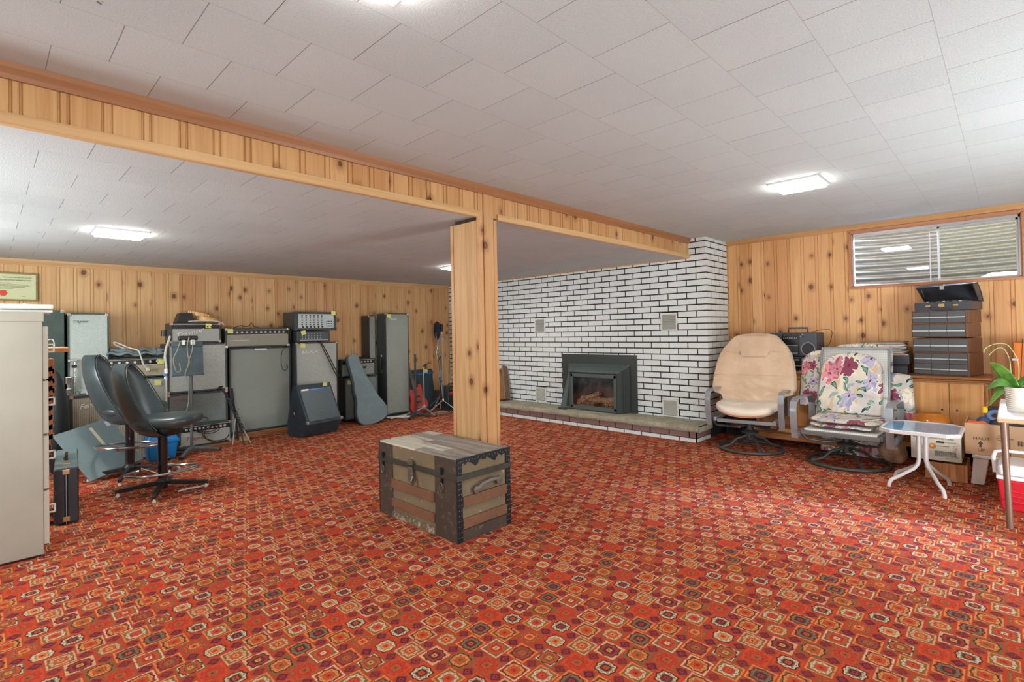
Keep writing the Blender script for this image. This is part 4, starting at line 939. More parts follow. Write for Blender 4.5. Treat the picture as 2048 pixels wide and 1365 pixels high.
# instrument case standing on its end
t = thing('instrument_case', 'long narrow black hard case standing on the carpet beside the filing cabinet', 'instrument case', (.372, 4.455, 0), -.09)
vin = tolex('case_black', sr(44, 46, 54), .4); vin2 = tolex('case_black_top', sr(96, 116, 122), .4)
B().box(-.062, -.002, -.10, .66, .004, .36).build('shell_half', vin, t, bevel=.014); B().box(.002, .062, -.10, .66, .004, .36).build('shell_half', vin, t, bevel=.012)
B().box(-.0018, .0018, -.1005, .66, .004, .3605).build('metal_valance', dull_metal, t)
brass = plain('brass', sr(190, 160, 110), .35, .8)
B().box(-.058, .058, -.085, .645, .3565, .3615).build('top_covering', vin2, t, bevel=.004)
for y_ in (.05, .42): B().box(-.022, .022, y_-.03, y_+.03, .36, .368).build('latch', brass, t, bevel=.003)
B().tube([(-.0, .17, .366), (-.0, .18, .392), (.0, .30, .392), (0, .31, .366)], .008, 8).build('carry_handle', black_p, t, smooth=True)
for z_ in (.335, .035): B().box(-.018, .018, -.106, -.099, z_-.016, z_+.016).build('corner_plate', brass, t, bevel=.004)

# ---------------------------------------------------------------- bar stools
vinyl = Mat('black_vinyl', .33, spec=.6); x, y, z = vinyl.pos('obj'); nz_ = vinyl.noise(vinyl.xyz(x, y, z), 300, 2); n2_ = vinyl.noise(vinyl.xyz(x, y, z), 5, 2); vinyl.color(vinyl.mix(n2_, sr(36, 44, 46), sr(70, 88, 92))); vinyl.bump(nz_, .12, .001); vinyl = vinyl.m
piping = plain('vinyl_piping', sr(58, 64, 64), .3)
def stool(loc, rz, label, ring_z, rise):
    t = thing('bar_stool', label, 'bar stool', (*loc, 0), rz, 'black vinyl swivel bar stools')
    H0 = .49
    def seat(u, v):
        a = 2*PI*u; e = .8; r = math.sin(PI*v)**.55
        cx = math.copysign(abs(math.cos(a))**e, math.cos(a)); sy = math.copysign(abs(math.sin(a))**e, math.sin(a))
        zz = .555-.055*math.copysign(abs(math.cos(PI*v))**.7, math.cos(PI*v))*-1
        return (.045+.225*r*cx, .20*r*sy, zz+.018*(cx*r > .3)*(r*cx-.3))
    B().grid(seat, 36, 14, cu=True).build('seat', vinyl, t, smooth=True)
    def shell(u, v):
        a = 2*PI*u; tt = v
        topw = (1-max(0, (tt-.55)/.45)**2.6)**.5 if tt < 1 else 0
        botw = min(1, (tt/.10)**.5) if tt > 0 else 0
        w_ = (.218-.07*tt)*topw*(.35+.65*botw)
        lean = -.15-.20*tt+.05*tt*tt; dep = .19*(1-.5*tt)
        th = .055*(.35+.65*topw)*(.3+.7*botw)
        s = math.cos(a); q = math.sin(a)
        yy = w_*s; cx = lean+dep*(abs(s)**2.2)*(1-.2*tt)
        cx += th*q*(1-.5*abs(s)**4)
        zz = .435+.57*tt+.0*q
        return (cx+(.07*(1-tt)**5), yy, zz)
    B().grid(shell, 36, 26, cu=True).build('backrest', vinyl, t, smooth=True)
    pts = []
    for k in range(41):
        u = -1+2*k/40; tt = 1-abs(u)**1.0*.88; s_ = math.copysign(1, u) if abs(u) > .0 else 0
        q = shell(0 if u >= 0 else .5, tt); pts.append((q[0]+.012, q[1], q[2]))
    B().tube(pts, .004, 6).build('piping', piping, t, smooth=True)
    B().lathe([(.0, .44), (.09, .44), (.10, .47), (.10, .50), (0, .50)], n=20, cap=False).build('swivel_plate', black_p, t, smooth=True)
    B().lathe([(.0, .03), (.032, .03), (.032, .45), (.0, .45)], n=20, cap=False).build('column', plain('gloss_black', sr(30, 28, 30), .15, spec=.8), t, smooth=True)
    ring = [(.235*math.cos(2*PI*k/40), .235*math.sin(2*PI*k/40), ring_z+.02*math.cos(2*PI*k/40+rise)) for k in range(40)]
    fr = B().tube(ring, .010, 8, closed=True).build('foot_ring', chrome, t, smooth=True)
    for k in range(3):
        a = 2*PI*k/3+.5; B().tube([(.03*math.cos(a), .03*math.sin(a), ring_z-.03), (.23*math.cos(a), .23*math.sin(a), ring_z)], .006, 6).build('ring_spoke', chrome, fr, smooth=True)
    B().lathe([(0, .06), (.045, .06), (.05, .085), (.034, .11), (0, .11)], n=20, cap=False).build('hub', black_p, t, smooth=True)
    for k in range(4):
        a = 2*PI*k/4+2.75-rz; b = B(); M = Rz(a)
        b.add([M@Vector(q) for q in [(0, -.018, .095), (0, .018, .095), (0, .016, .06), (0, -.016, .06), (.30, -.014, .052), (.30, .014, .052), (.30, .012, .026), (.30, -.012, .026)]], [(0, 1, 5, 4), (1, 2, 6, 5), (2, 3, 7, 6), (3, 0, 4, 7), (4, 5, 6, 7), (0, 3, 2, 1)])
        lg = b.build('leg', black_p, t, bevel=.004); B().lathe([(0, 0), (.013, 0), (.013, .01), (.006, .028), (0, .028)], (0.285*math.cos(a), .285*math.sin(a), 0), 10, cap=False).build('glide', logo_w, lg, smooth=True)
    return t
stool((.955, 4.70), -.58, 'nearer black vinyl bar stool with a chrome foot ring', .165, 1.)
stool((.865, 5.42), -.50, 'farther black vinyl bar stool standing behind the nearer one', .26, 2.)
bpy.data.objects['bar_stool.001'].scale = (1, 1, 1.045); bpy.data.objects['bar_stool'].scale = (1, 1, .985)
# blue bins behind the stools
t = thing('recycling_bin', 'small bright blue plastic bin with a lid behind the bar stools', 'bin', (1.20, 5.98, 0))
blue = plain('blue_plastic', sr(14, 122, 196), .4)
def taper(b, w0, d0, w1, d1, z0, z1): 
    b.add([(sx*w0, sy*d0, z0) for sx, sy in ((-1, -1), (1, -1), (1, 1), (-1, 1))]+[(sx*w1, sy*d1, z1) for sx, sy in ((-1, -1), (1, -1), (1, 1), (-1, 1))], [(0, 3, 2, 1), (4, 5, 6, 7), (0, 1, 5, 4), (1, 2, 6, 5), (2, 3, 7, 6), (3, 0, 4, 7)]); return b
taper(B(), .105, .085, .125, .105, 0, .17).build('bin_body', blue, t, bevel=.012); taper(B(), .132, .112, .135, .115, .165, .195).build('rim', blue, t, bevel=.006)
b = taper(B(), .135, .115, .11, .09, .0, .045); b.v = [tuple(T(0, 0, .21)@Rx(.12)@Ry(.08)@Vector(q)) for q in b.v]; b.build('lid', blue, t, bevel=.012)
b = B().tube([(-.07, -.05, .262), (-.06, -.055, .285), (.06, -.055, .285), (.07, -.05, .262)], .007, 8); b.build('lid_handle', blue, t, smooth=True)
# footrest / bottles on the carpet
tag(B().grid(lambda u, v: (1.09+.10*u*1.2-.02*math.sin(3*v), 5.30+.09*v, .012+.05*math.sin(PI*u)**.5), 14, 8).build('soap_bag', plain('white_film', sr(206, 214, 220), .4), smooth=True, thick=.012), 'small crumpled white sheet on the carpet under the nearer bar stool', 'paper')
cable([(1.02, 4.56, .014), (1.05, 4.555, .018), (1.10, 4.56, .020), (1.17, 4.575, .014), (1.24, 4.60, .012)], .007, plain('pale_strap', sr(196, 198, 196), .6), 'short pale strap lying on the carpet in front of the nearer bar stool', name='strap', cat='strap')

# ================================================================ fireplace wall
dkm = plain('stove_grey', sr(66, 72, 70), .45, .2); dkm2 = plain('stove_grey_light', sr(92, 106, 104), .4, .3)
t = thing('fireplace_insert', 'dark metal gas fireplace insert with logs behind glass in the white brick wall', 'fireplace', (5.40, 3.76, .175))
b = B(); b.box(5.405, 5.4225, FY0, FY1, .175, FZ1)
put(b, 'surround_plate', dkm, t, bevel=.002)
b = B()   # casing: right cheek, left cheek, floor
fx, bx = 5.225, 5.40
b.add([(fx, 3.355, .178), (bx, 3.29, .178), (bx, 3.31, .178), (fx+.005, 3.375, .178), (fx, 3.355, .655), (bx, 3.29, .735), (bx, 3.31, .735), (fx+.005, 3.375, .655)], [(0, 1, 2, 3), (4, 5, 6, 7), (0, 1, 5, 4), (1, 2, 6, 5), (2, 3, 7, 6), (3, 0, 4, 7)])
b.add([(fx, 4.075, .178), (bx, 4.20, .178), (bx, 4.18, .178), (fx+.005, 4.055, .178), (fx, 4.075, .655), (bx, 4.20, .735), (bx, 4.18, .735), (fx+.005, 4.055, .655)], [(0, 1, 2, 3), (4, 5, 6, 7), (0, 1, 5, 4), (1, 2, 6, 5), (2, 3, 7, 6), (3, 0, 4, 7)])
for yy, s in ((3.325, 1),):
    b.box(5.30, 5.318, yy-.022, yy, .178, .69)
put(b, 'side_cheeks', dkm, t, bevel=.002)
b = B(); b.add([(fx-.01, 3.35, .65), (fx-.01, 4.08, .65), (bx, 4.21, .738), (bx, 3.285, .738), (fx-.01, 3.35, .662), (fx-.01, 4.08, .662), (bx, 4.21, .75), (bx, 3.285, .75)], [(0, 1, 2, 3), (4, 5, 6, 7), (0, 1, 5, 4), (1, 2, 6, 5), (2, 3, 7, 6), (3, 0, 4, 7)])
for k in (.3, .62):
    xx = fx-.01+(bx-fx)*k; zz = .662+.088*k; b.box(xx, xx+.01, 3.34, 4.10, zz, zz+.005)
put(b, 'hood', dkm2, t, bevel=.002)
b = B(); w_ = .035
b.box(fx, fx+.02, 3.375, 4.055, .185, .185+w_+.015); b.box(fx, fx+.02, 3.375, 4.055, .625-w_, .635); b.box(fx, fx+.02, 3.375, 3.375+w_, .2, .63); b.box(fx, fx+.02, 4.055-w_, 4.055, .2, .63); put(b, 'door_frame', dkm2, t, bevel=.003)
put(B().box(fx+.008, fx+.012, 3.40, 4.03, .23, .60), 'door_glass', glass_mat('stove_glass', (.95, .96, .96)), t)
b = B(); b.box(bx-.004, bx, 3.33, 4.16, .18, .72); b.box(fx+.02, bx, 3.36, 4.08, .18, .19); b.box(fx+.02, bx, 3.36, 4.10, .64, .645); put(b, 'firebox', plain('soot', sr(96, 92, 92), .9, nz=.4, sc=8), t)
bark = Mat('log_bark', .9); x, y, z = bark.pos('obj'); n = bark.noise(bark.xyz(x, y, z), 55, 4, .7); bark.color(bark.ramp(n, [(.35, sr(120, 84, 62)), (.5, sr(206, 164, 124)), (.68, sr(246, 226, 196))])); bark.bump(n, 1, .02); bark = bark.m
for k, (p0, p1, r) in enumerate([((5.34, 3.45, .30), (5.34, 3.95, .31), .045), ((5.30, 3.98, .27), (5.31, 3.66, .40), .030), ((5.31, 3.42, .34), (5.33, 3.64, .30), .036), ((5.28, 3.72, .25), (5.28, 3.99, .255), .028), ((5.28, 3.42, .26), (5.29, 3.60, .25), .028)]):
    pts = [Vector(p0).lerp(Vector(p1), i/8)+Vector((0, 0, .006*math.sin(i*2.1))) for i in range(9)]
    put(B().tube(pts, [r*(.9+.12*math.sin(i*1.7+k)) for i in range(9)], 12), 'ceramic_log', bark, t, smooth=True)
b = B()
for k in range(40): 
    yy = 3.43+.575*k/39; b.cbox((5.265+.012*math.sin(k*3), yy, .215+.010*math.sin(k*5)), (.022, .013, .03), None)
put(b, 'ember_bed', bark, t); 
b = B(); b.tube([(5.255, 3.43, .255), (5.255, 4.0, .255)], .004, 6)
for k in range(9): b.tube([(5.255, 3.44+.068*k, .19), (5.255, 3.44+.068*k, .275)], .0035, 6)
put(b, 'grate', black_p, t)
tag(B().box(5.11, 5.16, 4.06, 4.17, .176, .205).build('metal_tin', dark_p, bevel=.008), 'small dark metal tin on the hearth at the left foot of the fireplace', 'tin')
tag(B().add([(5.19, 4.20, .176), (5.19, 4.11, .176), (5.395, 4.165, .70), (5.395, 4.19, .70), (5.20, 4.20, .176), (5.20, 4.11, .176), (5.403, 4.165, .70), (5.403, 4.19, .70)], [(0, 1, 2, 3), (4, 5, 6, 7), (0, 1, 5, 4), (1, 2, 6, 5), (2, 3, 7, 6), (3, 0, 4, 7)]).build('metal_strip', dkm2), 'narrow dark metal strip leaning against the left side of the fireplace', 'metal strip')
for k, (vy, vz) in enumerate(VENT_Y):
    t = thing('wall_vent', ['upper left white metal air grille in the brick wall', 'upper right white metal air grille in the brick wall', 'lower left white metal air grille just above the hearth', 'lower right white metal air grille just above the hearth'][k], 'air vent', (5.415, vy, vz), 0, 'air grilles in the brick wall')
    s = .098; f = .014; b = B(); x0, x1 = -.004, .008
    b.box(x0, x1, -s, s, -s-.002, -s+f); b.box(x0, x1, -s, s, s-f, s+.002); b.box(x0, x1, -s, -s+f, -s+f, s-f); b.box(x0, x1, s-f, s, -s+f, s-f); b.build('frame', white_p, t, bevel=.002)
    b = B()
    for i in range(17): 
        zz = -s+f+.005+i*.0104; b.add([(x0+.001, -s+f, zz), (x0+.001, s-f, zz), (x0+.009, s-f, zz+.007), (x0+.009, -s+f, zz+.007)], [(0, 1, 2, 3)])
    b.build('louvres', plain('louvre_grey', sr(226, 228, 220), .4, .3), t, thick=.001)
    B().box(.0085, .0095, -s+.004, s-.004, -s+.004, s-.004).build('back_plate', dark_p, t)
# wooden box leaning on the hearth behind the post
t = thing('instrument_box', 'shallow wooden box with brass bells leaning against the brick wall on the hearth', 'wooden box', (5.27, 5.33, .176))
Mb = Ry(.20)@Rx(-.30)
wd = wood('old_box_wood', sr(96, 68, 50), sr(134, 98, 74), 2); wd2 = wood('box_inside', sr(150, 104, 62), sr(180, 132, 84), 2)
def lb(b, nm, mt, **k): b.v = [tuple(Mb@Vector(q)) for q in b.v]; return b.build(nm, mt, t, **k)
lb(B().box(-.055, .055, -.10, -.09, 0, .50), 'side_board', wd, bevel=.002); lb(B().box(.045, .055, -.09, .42, 0, .50), 'back_board', wd2, bevel=.002)
lb(B().box(-.055, .045, -.09, .42, .0, .012), 'end_board', wd, bevel=.002); lb(B().box(-.059, -.053, -.106, -.088, 0, .505), 'metal_edge', dull_metal)
lb(B().box(.053, .059, -.106, -.088, 0, .505), 'metal_edge', dull_metal)
for k in range(3): lb(B().lathe([(0, 0), (.02, .004), (.026, .02), (.02, .036), (0, .04)], (-.02, -.055+.062*k, .43), 14, cap=False), 'brass_bell', brass, smooth=True)

# ================================================================ steamer trunk
TX0, TX1, TY0, TY1, TH = 1.834, 2.256, 2.232, 3.04, .470
t = thing('steamer_trunk', 'old steamer trunk with wooden slats and metal corners standing alone on the carpet', 'trunk', ((TX0+TX1)/2, (TY0+TY1)/2, 0))
def worn(name, c, c2, sc=14, th=(.62, .70), amt=.8, rough=.6, metal=0):
    M = Mat(name, rough, metal=metal, spec=.4); x, y, z = M.pos('obj'); n = M.noise(M.xyz(x, y, z), sc, 6, .68); n2 = M.noise(M.xyz(x, y, z), 4, 3); n3 = M.noise(M.xyz(x, y, z), sc*9, 3, .7)
    cc = M.mix(n2.step(.3, .7)*.5, c, tuple(q*.6 for q in c)); cc = M.mix((n*.7+n3*.3).step(*th)*amt, cc, c2); M.color(cc); M.bump(n3, .25, .002); return M.m
canvas = worn('trunk_canvas', sr(124, 110, 86), sr(196, 176, 142), 26, (.58, .66), .8); iron = worn('trunk_iron', sr(82, 74, 66), sr(150, 134, 112), 30, (.54, .66), .7, .5, .3); irond = worn('trunk_edge_metal', sr(36, 44, 52), sr(150, 150, 150), 40, (.62, .70), .7, .4, .4)
slat = worn('trunk_slat', sr(124, 88, 66), sr(96, 64, 48), 20, (.4, .8), .6); slatend = slat
top = Mat('weathered_slats', .7, spec=.3); x, y, z = top.pos('obj'); n = top.noise(top.xyz(x*40, y*2.5, z*40), 1, 5, .65); n2 = top.noise(top.xyz(x*9, y*1.6, z), 1, 3, .6, 1.)
si = ((x+.211)/.0845).floor(); rb = top.rnd(top.xyz(si, (y*2.1+si*.37).floor(), 0.))
cc = top.mix(n.step(.3, .7), sr(112, 104, 98), sr(170, 164, 154)); cc = top.mix(rb.gt(.5)*n2.step(.3, .5)*.75, cc, sr(206, 204, 186)); top.color(cc); top.bump(n, .5, .003); top = top.m
g = .006
b = B(); b.box(TX0+g, TX1-g, TY0+g, TY1-g, .012, .352); put(b, 'body', canvas, t)
b = B(); b.box(TX0+g, TX1-g, TY0+g, TY1-g, .356, TH-.012); put(b, 'lid', canvas, t)
n_ = 5; w_ = (TX1-TX0)/n_
for k in range(n_):
    put(B().box(TX0+w_*k+.0045, TX0+w_*(k+1)-.0045, TY0+.004, TY1-.004, TH-.012, TH+.002*(k % 2)), 'top_slat', top, t, bevel=.003)
for k, (y0, y1) in enumerate(((TY0, TY0+.205), (TY1-.155, TY1))):   # corner sheet metal on the long faces
    for x0, x1 in ((TX0, TX0+.006), (TX1-.006, TX1)):
        put(B().box(x0, x1, y0, y1, .0, .352), 'corner_plate', iron, t, bevel=.001); put(B().box(x0, x1, y0, y1, .357, TH-.008), 'corner_plate', iron, t, bevel=.001)
for y0, y1 in ((TY0-.001, TY0+.006), (TY1-.006, TY1+.001)):
    for x0, x1 in ((TX0-.001, TX0+.038), (TX1-.038, TX1+.001)):
        put(B().box(x0, x1, y0, y1, .0, TH-.004), 'edge_strip', irond, t, bevel=.001)
    put(B().box(TX0+.0385, TX1-.0385, y0+.0005, y1-.0005, .0, .066), 'bottom_board', iron, t, bevel=.001)
    b = B(); n = 60; vs = []
    for i in range(n+1):
        xx = TX0+(TX1-TX0)*i/n; dz = .030+.006*math.sin(i*.9)+.004*math.sin(i*2.3)
        for c0 in (.33, .68):
            d = abs(i/n-c0); dz += max(0, .030*(1-(d/.055)**2)) if d < .055 else 0
        vs += [(xx, y0-.001, TH-dz), (xx, y0-.001, TH), (xx, y1+.001, TH-dz), (xx, y1+.001, TH)]
    b.add(vs, [f for i in range(n) for f in ((i*4, i*4+4, i*4+5, i*4+1), (i*4+2, i*4+3, i*4+7, i*4+6), (i*4+1, i*4+5, i*4+7, i*4+3), (i*4, i*4+2, i*4+6, i*4+4))]); put(b, 'top_edge_metal', irond, t)
put(B().box(TX0-.002, TX0+.005, TY0+.205, TY1-.155, .0, .04), 'bottom_board', worn('trunk_bottom', sr(104, 92, 74), sr(200, 190, 166), 40, (.5, .6), .7), t)
for z0, z1 in ((.190, .246), (.070, .124)):
    put(B().box(TX0-.010, TX0+.006, TY0+.207, TY1-.157, z0, z1), 'side_slat', slat, t, bevel=.003); put(B().box(TX1-.006, TX1+.010, TY0+.207, TY1-.157, z0, z1), 'side_slat', slat, t, bevel=.003)
    put(B().box(TX0+.039, TX1-.039, TY0-.010, TY0+.006, z0+.004, z1+.006), 'end_slat', slat, t, bevel=.003)
    put(B().box(TX0+.039, TX1-.039, TY1-.006, TY1+.010, z0+.004, z1+.006), 'end_slat', slat, t, bevel=.003)
b = B()
for x0, x1, y0, y1 in ((TX0-.006, TX0+.002, TY0-.006, TY1+.006), (TX1-.002, TX1+.006, TY0-.006, TY1+.006), (TX0-.006, TX1+.006, TY0-.008, TY0), (TX0-.006, TX1+.006, TY1, TY1+.008)): b.box(x0, x1, y0, y1, .345, .378)
put(b, 'lid_band', worn('band_iron', sr(70, 70, 62), sr(130, 128, 112), 30, (.6, .7), .5, .5, .3), t, bevel=.002)
pewter = plain('pewter', sr(120, 116, 108), .45, .7)
yh = 2.66
b = B(); b.prism([(yh-.022, .36), (yh+.022, .36), (yh+.03, .29), (yh+.012, .268), (yh-.012, .268), (yh-.03, .29)], TX0-.020, TX0-.011, 'x'); b.cbox((TX0-.014, yh, .388), (.014, .05, .03)); put(b, 'hasp', pewter, t, bevel=.003)
put(B().tube([(TX0-.02, yh-.035, .31), (TX0-.034, yh-.036, .285), (TX0-.02, yh-.035, .262)], .007, 8), 'lock_staple', pewter, t, smooth=True)
for yy in (TY0+.13, TY1-.06):
    b = B(); b.cbox((TX0-.008, yy, .385), (.012, .022, .04)); b.cbox((TX0-.008, yy, .33), (.012, .016, .03)); put(b, 'draw_bolt', irond, t, bevel=.003)
    put(B().tube([(TX0-.012+.0*k, yy+.013*math.sin(2*PI*k/16), .295+.026*math.cos(2*PI*k/16)) for k in range(16)], .003, 6, closed=True), 'draw_ring', pewter, t, smooth=True)
xm = (TX0+TX1)/2+.01
lea = worn('handle_leather', sr(120, 116, 116), sr(176, 180, 184), 20)
put(B().tube([(xm-.085, TY0-.012, .275), (xm-.05, TY0-.026, .305), (xm, TY0-.034, .315), (xm+.05, TY0-.026, .312), (xm+.085, TY0-.012, .30)], .011, 10), 'leather_handle', lea, t, smooth=True)
for s in (-1, 1): put(B().lathe([(0, 0), (.024, 0), (.022, .014), (0, .016)], (0, 0, 0), 16, M=T(xm+s*.09-t.location.x, TY0-.006-t.location.y, .285+s*.008)@Rx(PI/2), cap=False).shift(tuple(t.location)), 'handle_end_cap', pewter, t, smooth=True)
rv = B()
for yy in (TY0-.0015,):
    for xx in (TX0+.012, TX0+.028, TX1-.012, TX1-.028):
        for i in range(15): rv.lathe([(.0042, 0), (.003, .003), (0, .0035)], (0, 0, 0), 6, M=T(xx, yy, .03+.03*i)@Rx(PI/2), cap=False)
    for i in range(16): rv.lathe([(.0042, 0), (.003, .003), (0, .0035)], (0, 0, 0), 6, M=T(TX0+.045+.0225*i, yy-.001, TH-.018+.004*math.sin(i*3))@Rx(PI/2), cap=False)
put(rv, 'rivets', pewter, t)

# ================================================================ right hand side
cred = wood('cabinet_walnut', sr(190, 134, 80), sr(212, 160, 104), 2, .38, .5); credd = wood('cabinet_edge', sr(134, 84, 44), sr(176, 118, 70), 1, .38)
CX0, CX1, CY0, CY1, CZ = 5.55, 5.98, .135, 1.92, .735
t = thing('sideboard', 'long low wooden sideboard with panelled doors standing under the window', 'sideboard', ((CX0+CX1)/2, (CY0+CY1)/2, 0))
put(B().box(CX0+.02, CX1, CY0+.01, CY1-.01, .16, CZ-.04), 'carcass', cred, t, bevel=.003)
b = B(); b.box(CX0-.02, CX1+.005, CY0-.02, CY1+.02, CZ-.022, CZ); b.box(CX0-.008, CX1, CY0-.008, CY1+.008, CZ-.04, CZ-.022); put(b, 'top_board', credd, t, bevel=.006)
put(B().box(CX0-.015, CX1, CY0-.01, CY1+.01, .12, .16), 'base_rail', cred, t, bevel=.006); put(B().box(CX0-.14, CX0-.02, .75, CY1-.02, .075, .13), 'front_plinth', credd, t, bevel=.004)
for yy in (CY0+.06, 1.0, CY1-.06): put(B().box(CX0+.06, CX0+.11, yy-.03, yy+.03, 0, .12), 'foot', black_p, t)
put(B().box(CX0+.2, CX0+.21, CY0+.02, CY1-.02, 0.0, .12), 'back_rail', black_p, t)
doors = [(CY0+.03, .375), (.379, .62), (.70, 1.26), (1.31, 1.87)]
for k, (y0, y1) in enumerate(doors):
    d = B().box(CX0+.004, CX0+.022, y0, y1, .175, CZ-.055); d = put(d, 'door', cred, t, bevel=.003); l = t.location
    if k > 1:
        b = B()
        for a0, a1, c0, c1 in ((y0+.0, y1, CZ-.085, CZ-.06), (y0, y1, .18, .205), (y0, y0+.028, .205, CZ-.085), (y1-.028, y1, .205, CZ-.085)): b.box(CX0-.006, CX0+.005, a0, a1, c0, c1)
        b.shift((-l[0], -l[1], -l[2])); b.build('door_moulding', credd, d, bevel=.004)
    else:
        yk = y1-.045 if k == 0 else y0+.045
        b = B().lathe([(0, 0), (.008, 0), (.006, .004), (0, .005)], (0, 0, 0), 12, M=T(CX0+.004, yk, .46)@Ry(-PI/2), cap=False); b.shift((-l[0], -l[1], -l[2])); b.build('key_hole', black_p, d, smooth=True)
for yy in (.635, .66, .685, CY0+.012): put(B().box(CX0+.002, CX0+.02, yy-.008, yy+.008, .165, CZ-.045), 'pilaster', credd, t, bevel=.004)
# black heater beside the sideboard
t = thing('convector_heater', 'black ribbed metal unit on the carpet between the hearth and the sideboard', 'heater', (5.82, 2.12, 0))
put(B().box(5.72, 5.975, 1.96, 2.29, .0, .27), 'housing', plain('heater_black', sr(26, 28, 32), .6), t, bevel=.005)
for i in range(14): put(B().box(5.705, 5.722, 1.97+.0225*i, 1.977+.0225*i, .01, .26), 'fin', plain('heater_fin', sr(52, 56, 62), .5), t)

# radio cassette players
ch = plain('radio_grey', sr(74, 78, 86), .45); ch2 = plain('radio_light', sr(150, 154, 158), .4, .3)
t = thing('cassette_deck', 'flat dark stereo unit with silver buttons under the portable radio', 'stereo', (5.75, 1.50, CZ))
put(B().box(5.62, 5.92, 1.30, 1.80, CZ+.045, CZ+.135), 'case', ch, t, bevel=.006); put(B().box(5.613, 5.622, 1.36, 1.78, CZ+.06, CZ+.125), 'front_panel', panel_black, t); put(B().box(5.609, 5.616, 1.375, 1.455, CZ+.065, CZ+.122), 'meter_panel', ch2, t, bevel=.002)
for i in range(5): put(B().box(5.608, 5.616, 1.48+.055*i, 1.525+.055*i, CZ+.10, CZ+.115), 'push_button', ch2, t, bevel=.002)
put(B().box(5.63, 5.91, 1.31, 1.79, CZ, CZ+.045), 'lower_case', panel_black, t, bevel=.004); put(B().box(5.608, 5.62, 1.31, 1.79, CZ+.045, CZ+.052), 'silver_edge', ch2, t)
t = thing('portable_radio', 'grey portable radio cassette player with a round speaker and a top handle', 'radio', (5.76, 1.52, CZ+.137))
R0, R1, RZ0, RZ1 = 1.34, 1.80, CZ+.14, 1.112
put(B().box(5.67, 5.85, R0, R1, RZ0, RZ1), 'case', ch, t, bevel=.012)
put(B().box(5.662, 5.672, 1.50, 1.665, RZ0+.02, RZ1-.01), 'control_panel', panel_black, t, bevel=.002)
put(B().box(5.656, 5.664, 1.51, 1.655, RZ0+.045, RZ0+.105), 'cassette_door', dark_p, t, bevel=.003); put(B().box(5.654, 5.66, 1.51, 1.655, RZ0+.105, RZ0+.112), 'silver_strip', ch2, t); put(B().box(5.65, 5.662, 1.51, 1.655, RZ0+.022, RZ0+.04), 'piano_keys', ch2, t, bevel=.001)
put(B().box(5.656, 5.662, 1.57, 1.60, RZ0+.06, RZ0+.09), 'label', plain('tape_orange', sr(190, 110, 60), .5), t)
for yc in (1.415, 1.735):
    put(B().lathe([(.062, 0), (.068, .004), (.066, .010), (.06, .010), (.058, .004)], (0, 0, 0), 32, M=T(5.668-t.location.x, yc-t.location.y, RZ0+.075-t.location.z)@Ry(-PI/2), cap=False).shift(tuple(t.location)), 'speaker_ring', ch2, t, smooth=True)
    put(B().lathe([(0, .006), (.058, .006), (.058, 0), (0, 0)], (0, 0, 0), 32, M=T(5.668, yc, RZ0+.075)@Ry(-PI/2), cap=False), 'speaker_cone', black_p, t, smooth=True)
for yc in (1.475, 1.755):
    for i in range(2):
        for j in range(2): put(B().cbox((5.668, yc+.016*(i-.5), RZ1-.03+.02*(j-.5)), (.006, .012, .015)), 'tweeter_slot', ch2 if (i+j) % 2 else black_p, t)
for i in range(8): put(B().cbox((5.66, 1.52+.018*i, RZ1-.055), (.008, .007, .012)), 'slider', ch2, t)
put(B().cbox((5.66, 1.64, RZ1-.03), (.006, .012, .010)), 'red_badge', plain('badge_red2', sr(190, 50, 40), .5), t)
put(B().tube([(5.76, 1.455, RZ1), (5.76, 1.46, RZ1+.045), (5.76, 1.64, RZ1+.045), (5.76, 1.645, RZ1)], .009, 8), 'carry_handle', ch, t, smooth=True)
cable([(5.70, 1.42, 1.115), (5.72, 1.34, 1.135), (5.78, 1.26, 1.13), (5.70, 1.245, 1.05), (5.66, 1.27, .98), (5.655, 1.35, .99), (5.655, 1.42, 1.03)], .0025, cable_k, 'thin black wire curling over the right side of the portable radio')
cable([(5.66, 1.26, CZ+.12), (5.60, 1.24, CZ+.06), (5.57, 1.27, CZ+.008), (5.56, 1.40, CZ+.006), (5.57, 1.50, CZ+.006)], .0035, cable_g, 'grey lead running from the stereo along the sideboard top')

# magazines on two black boxes
bk = plain('black_box', sr(54, 58, 66), .35)
t = thing('video_player', 'flat black metal box lowest under the magazines on the sideboard', 'black box', (5.8, .80, CZ)); put(B().box(5.66, 5.94, .66, .95, CZ+.001, CZ+.068), 'case', bk, t, bevel=.004)
t = thing('video_player', 'black metal box with a small knob directly beneath the magazines', 'black box', (5.8, .80, CZ+.07)); put(B().box(5.66, 5.94, .645, .96, CZ+.088, CZ+.165), 'case', bk, t, bevel=.004); put(B().box(5.68, 5.92, .66, .94, CZ+.069, CZ+.088), 'base', black_p, t)
put(B().lathe([(0, 0), (.007, 0), (.005, .008), (0, .009)], (0, 0, 0), 12, M=T(5.66-t.location.x, .80-t.location.y, .02)@Ry(-PI/2), cap=False).shift(tuple(t.location)), 'knob', chrome, t, smooth=True)
mcols = [(200, 190, 176), (176, 120, 92), (216, 214, 208), (150, 146, 140), (222, 216, 204), (120, 96, 80), (212, 208, 200), (190, 176, 160), (226, 222, 214), (160, 150, 140), (214, 206, 196), (140, 112, 96)]
zz = CZ+.166
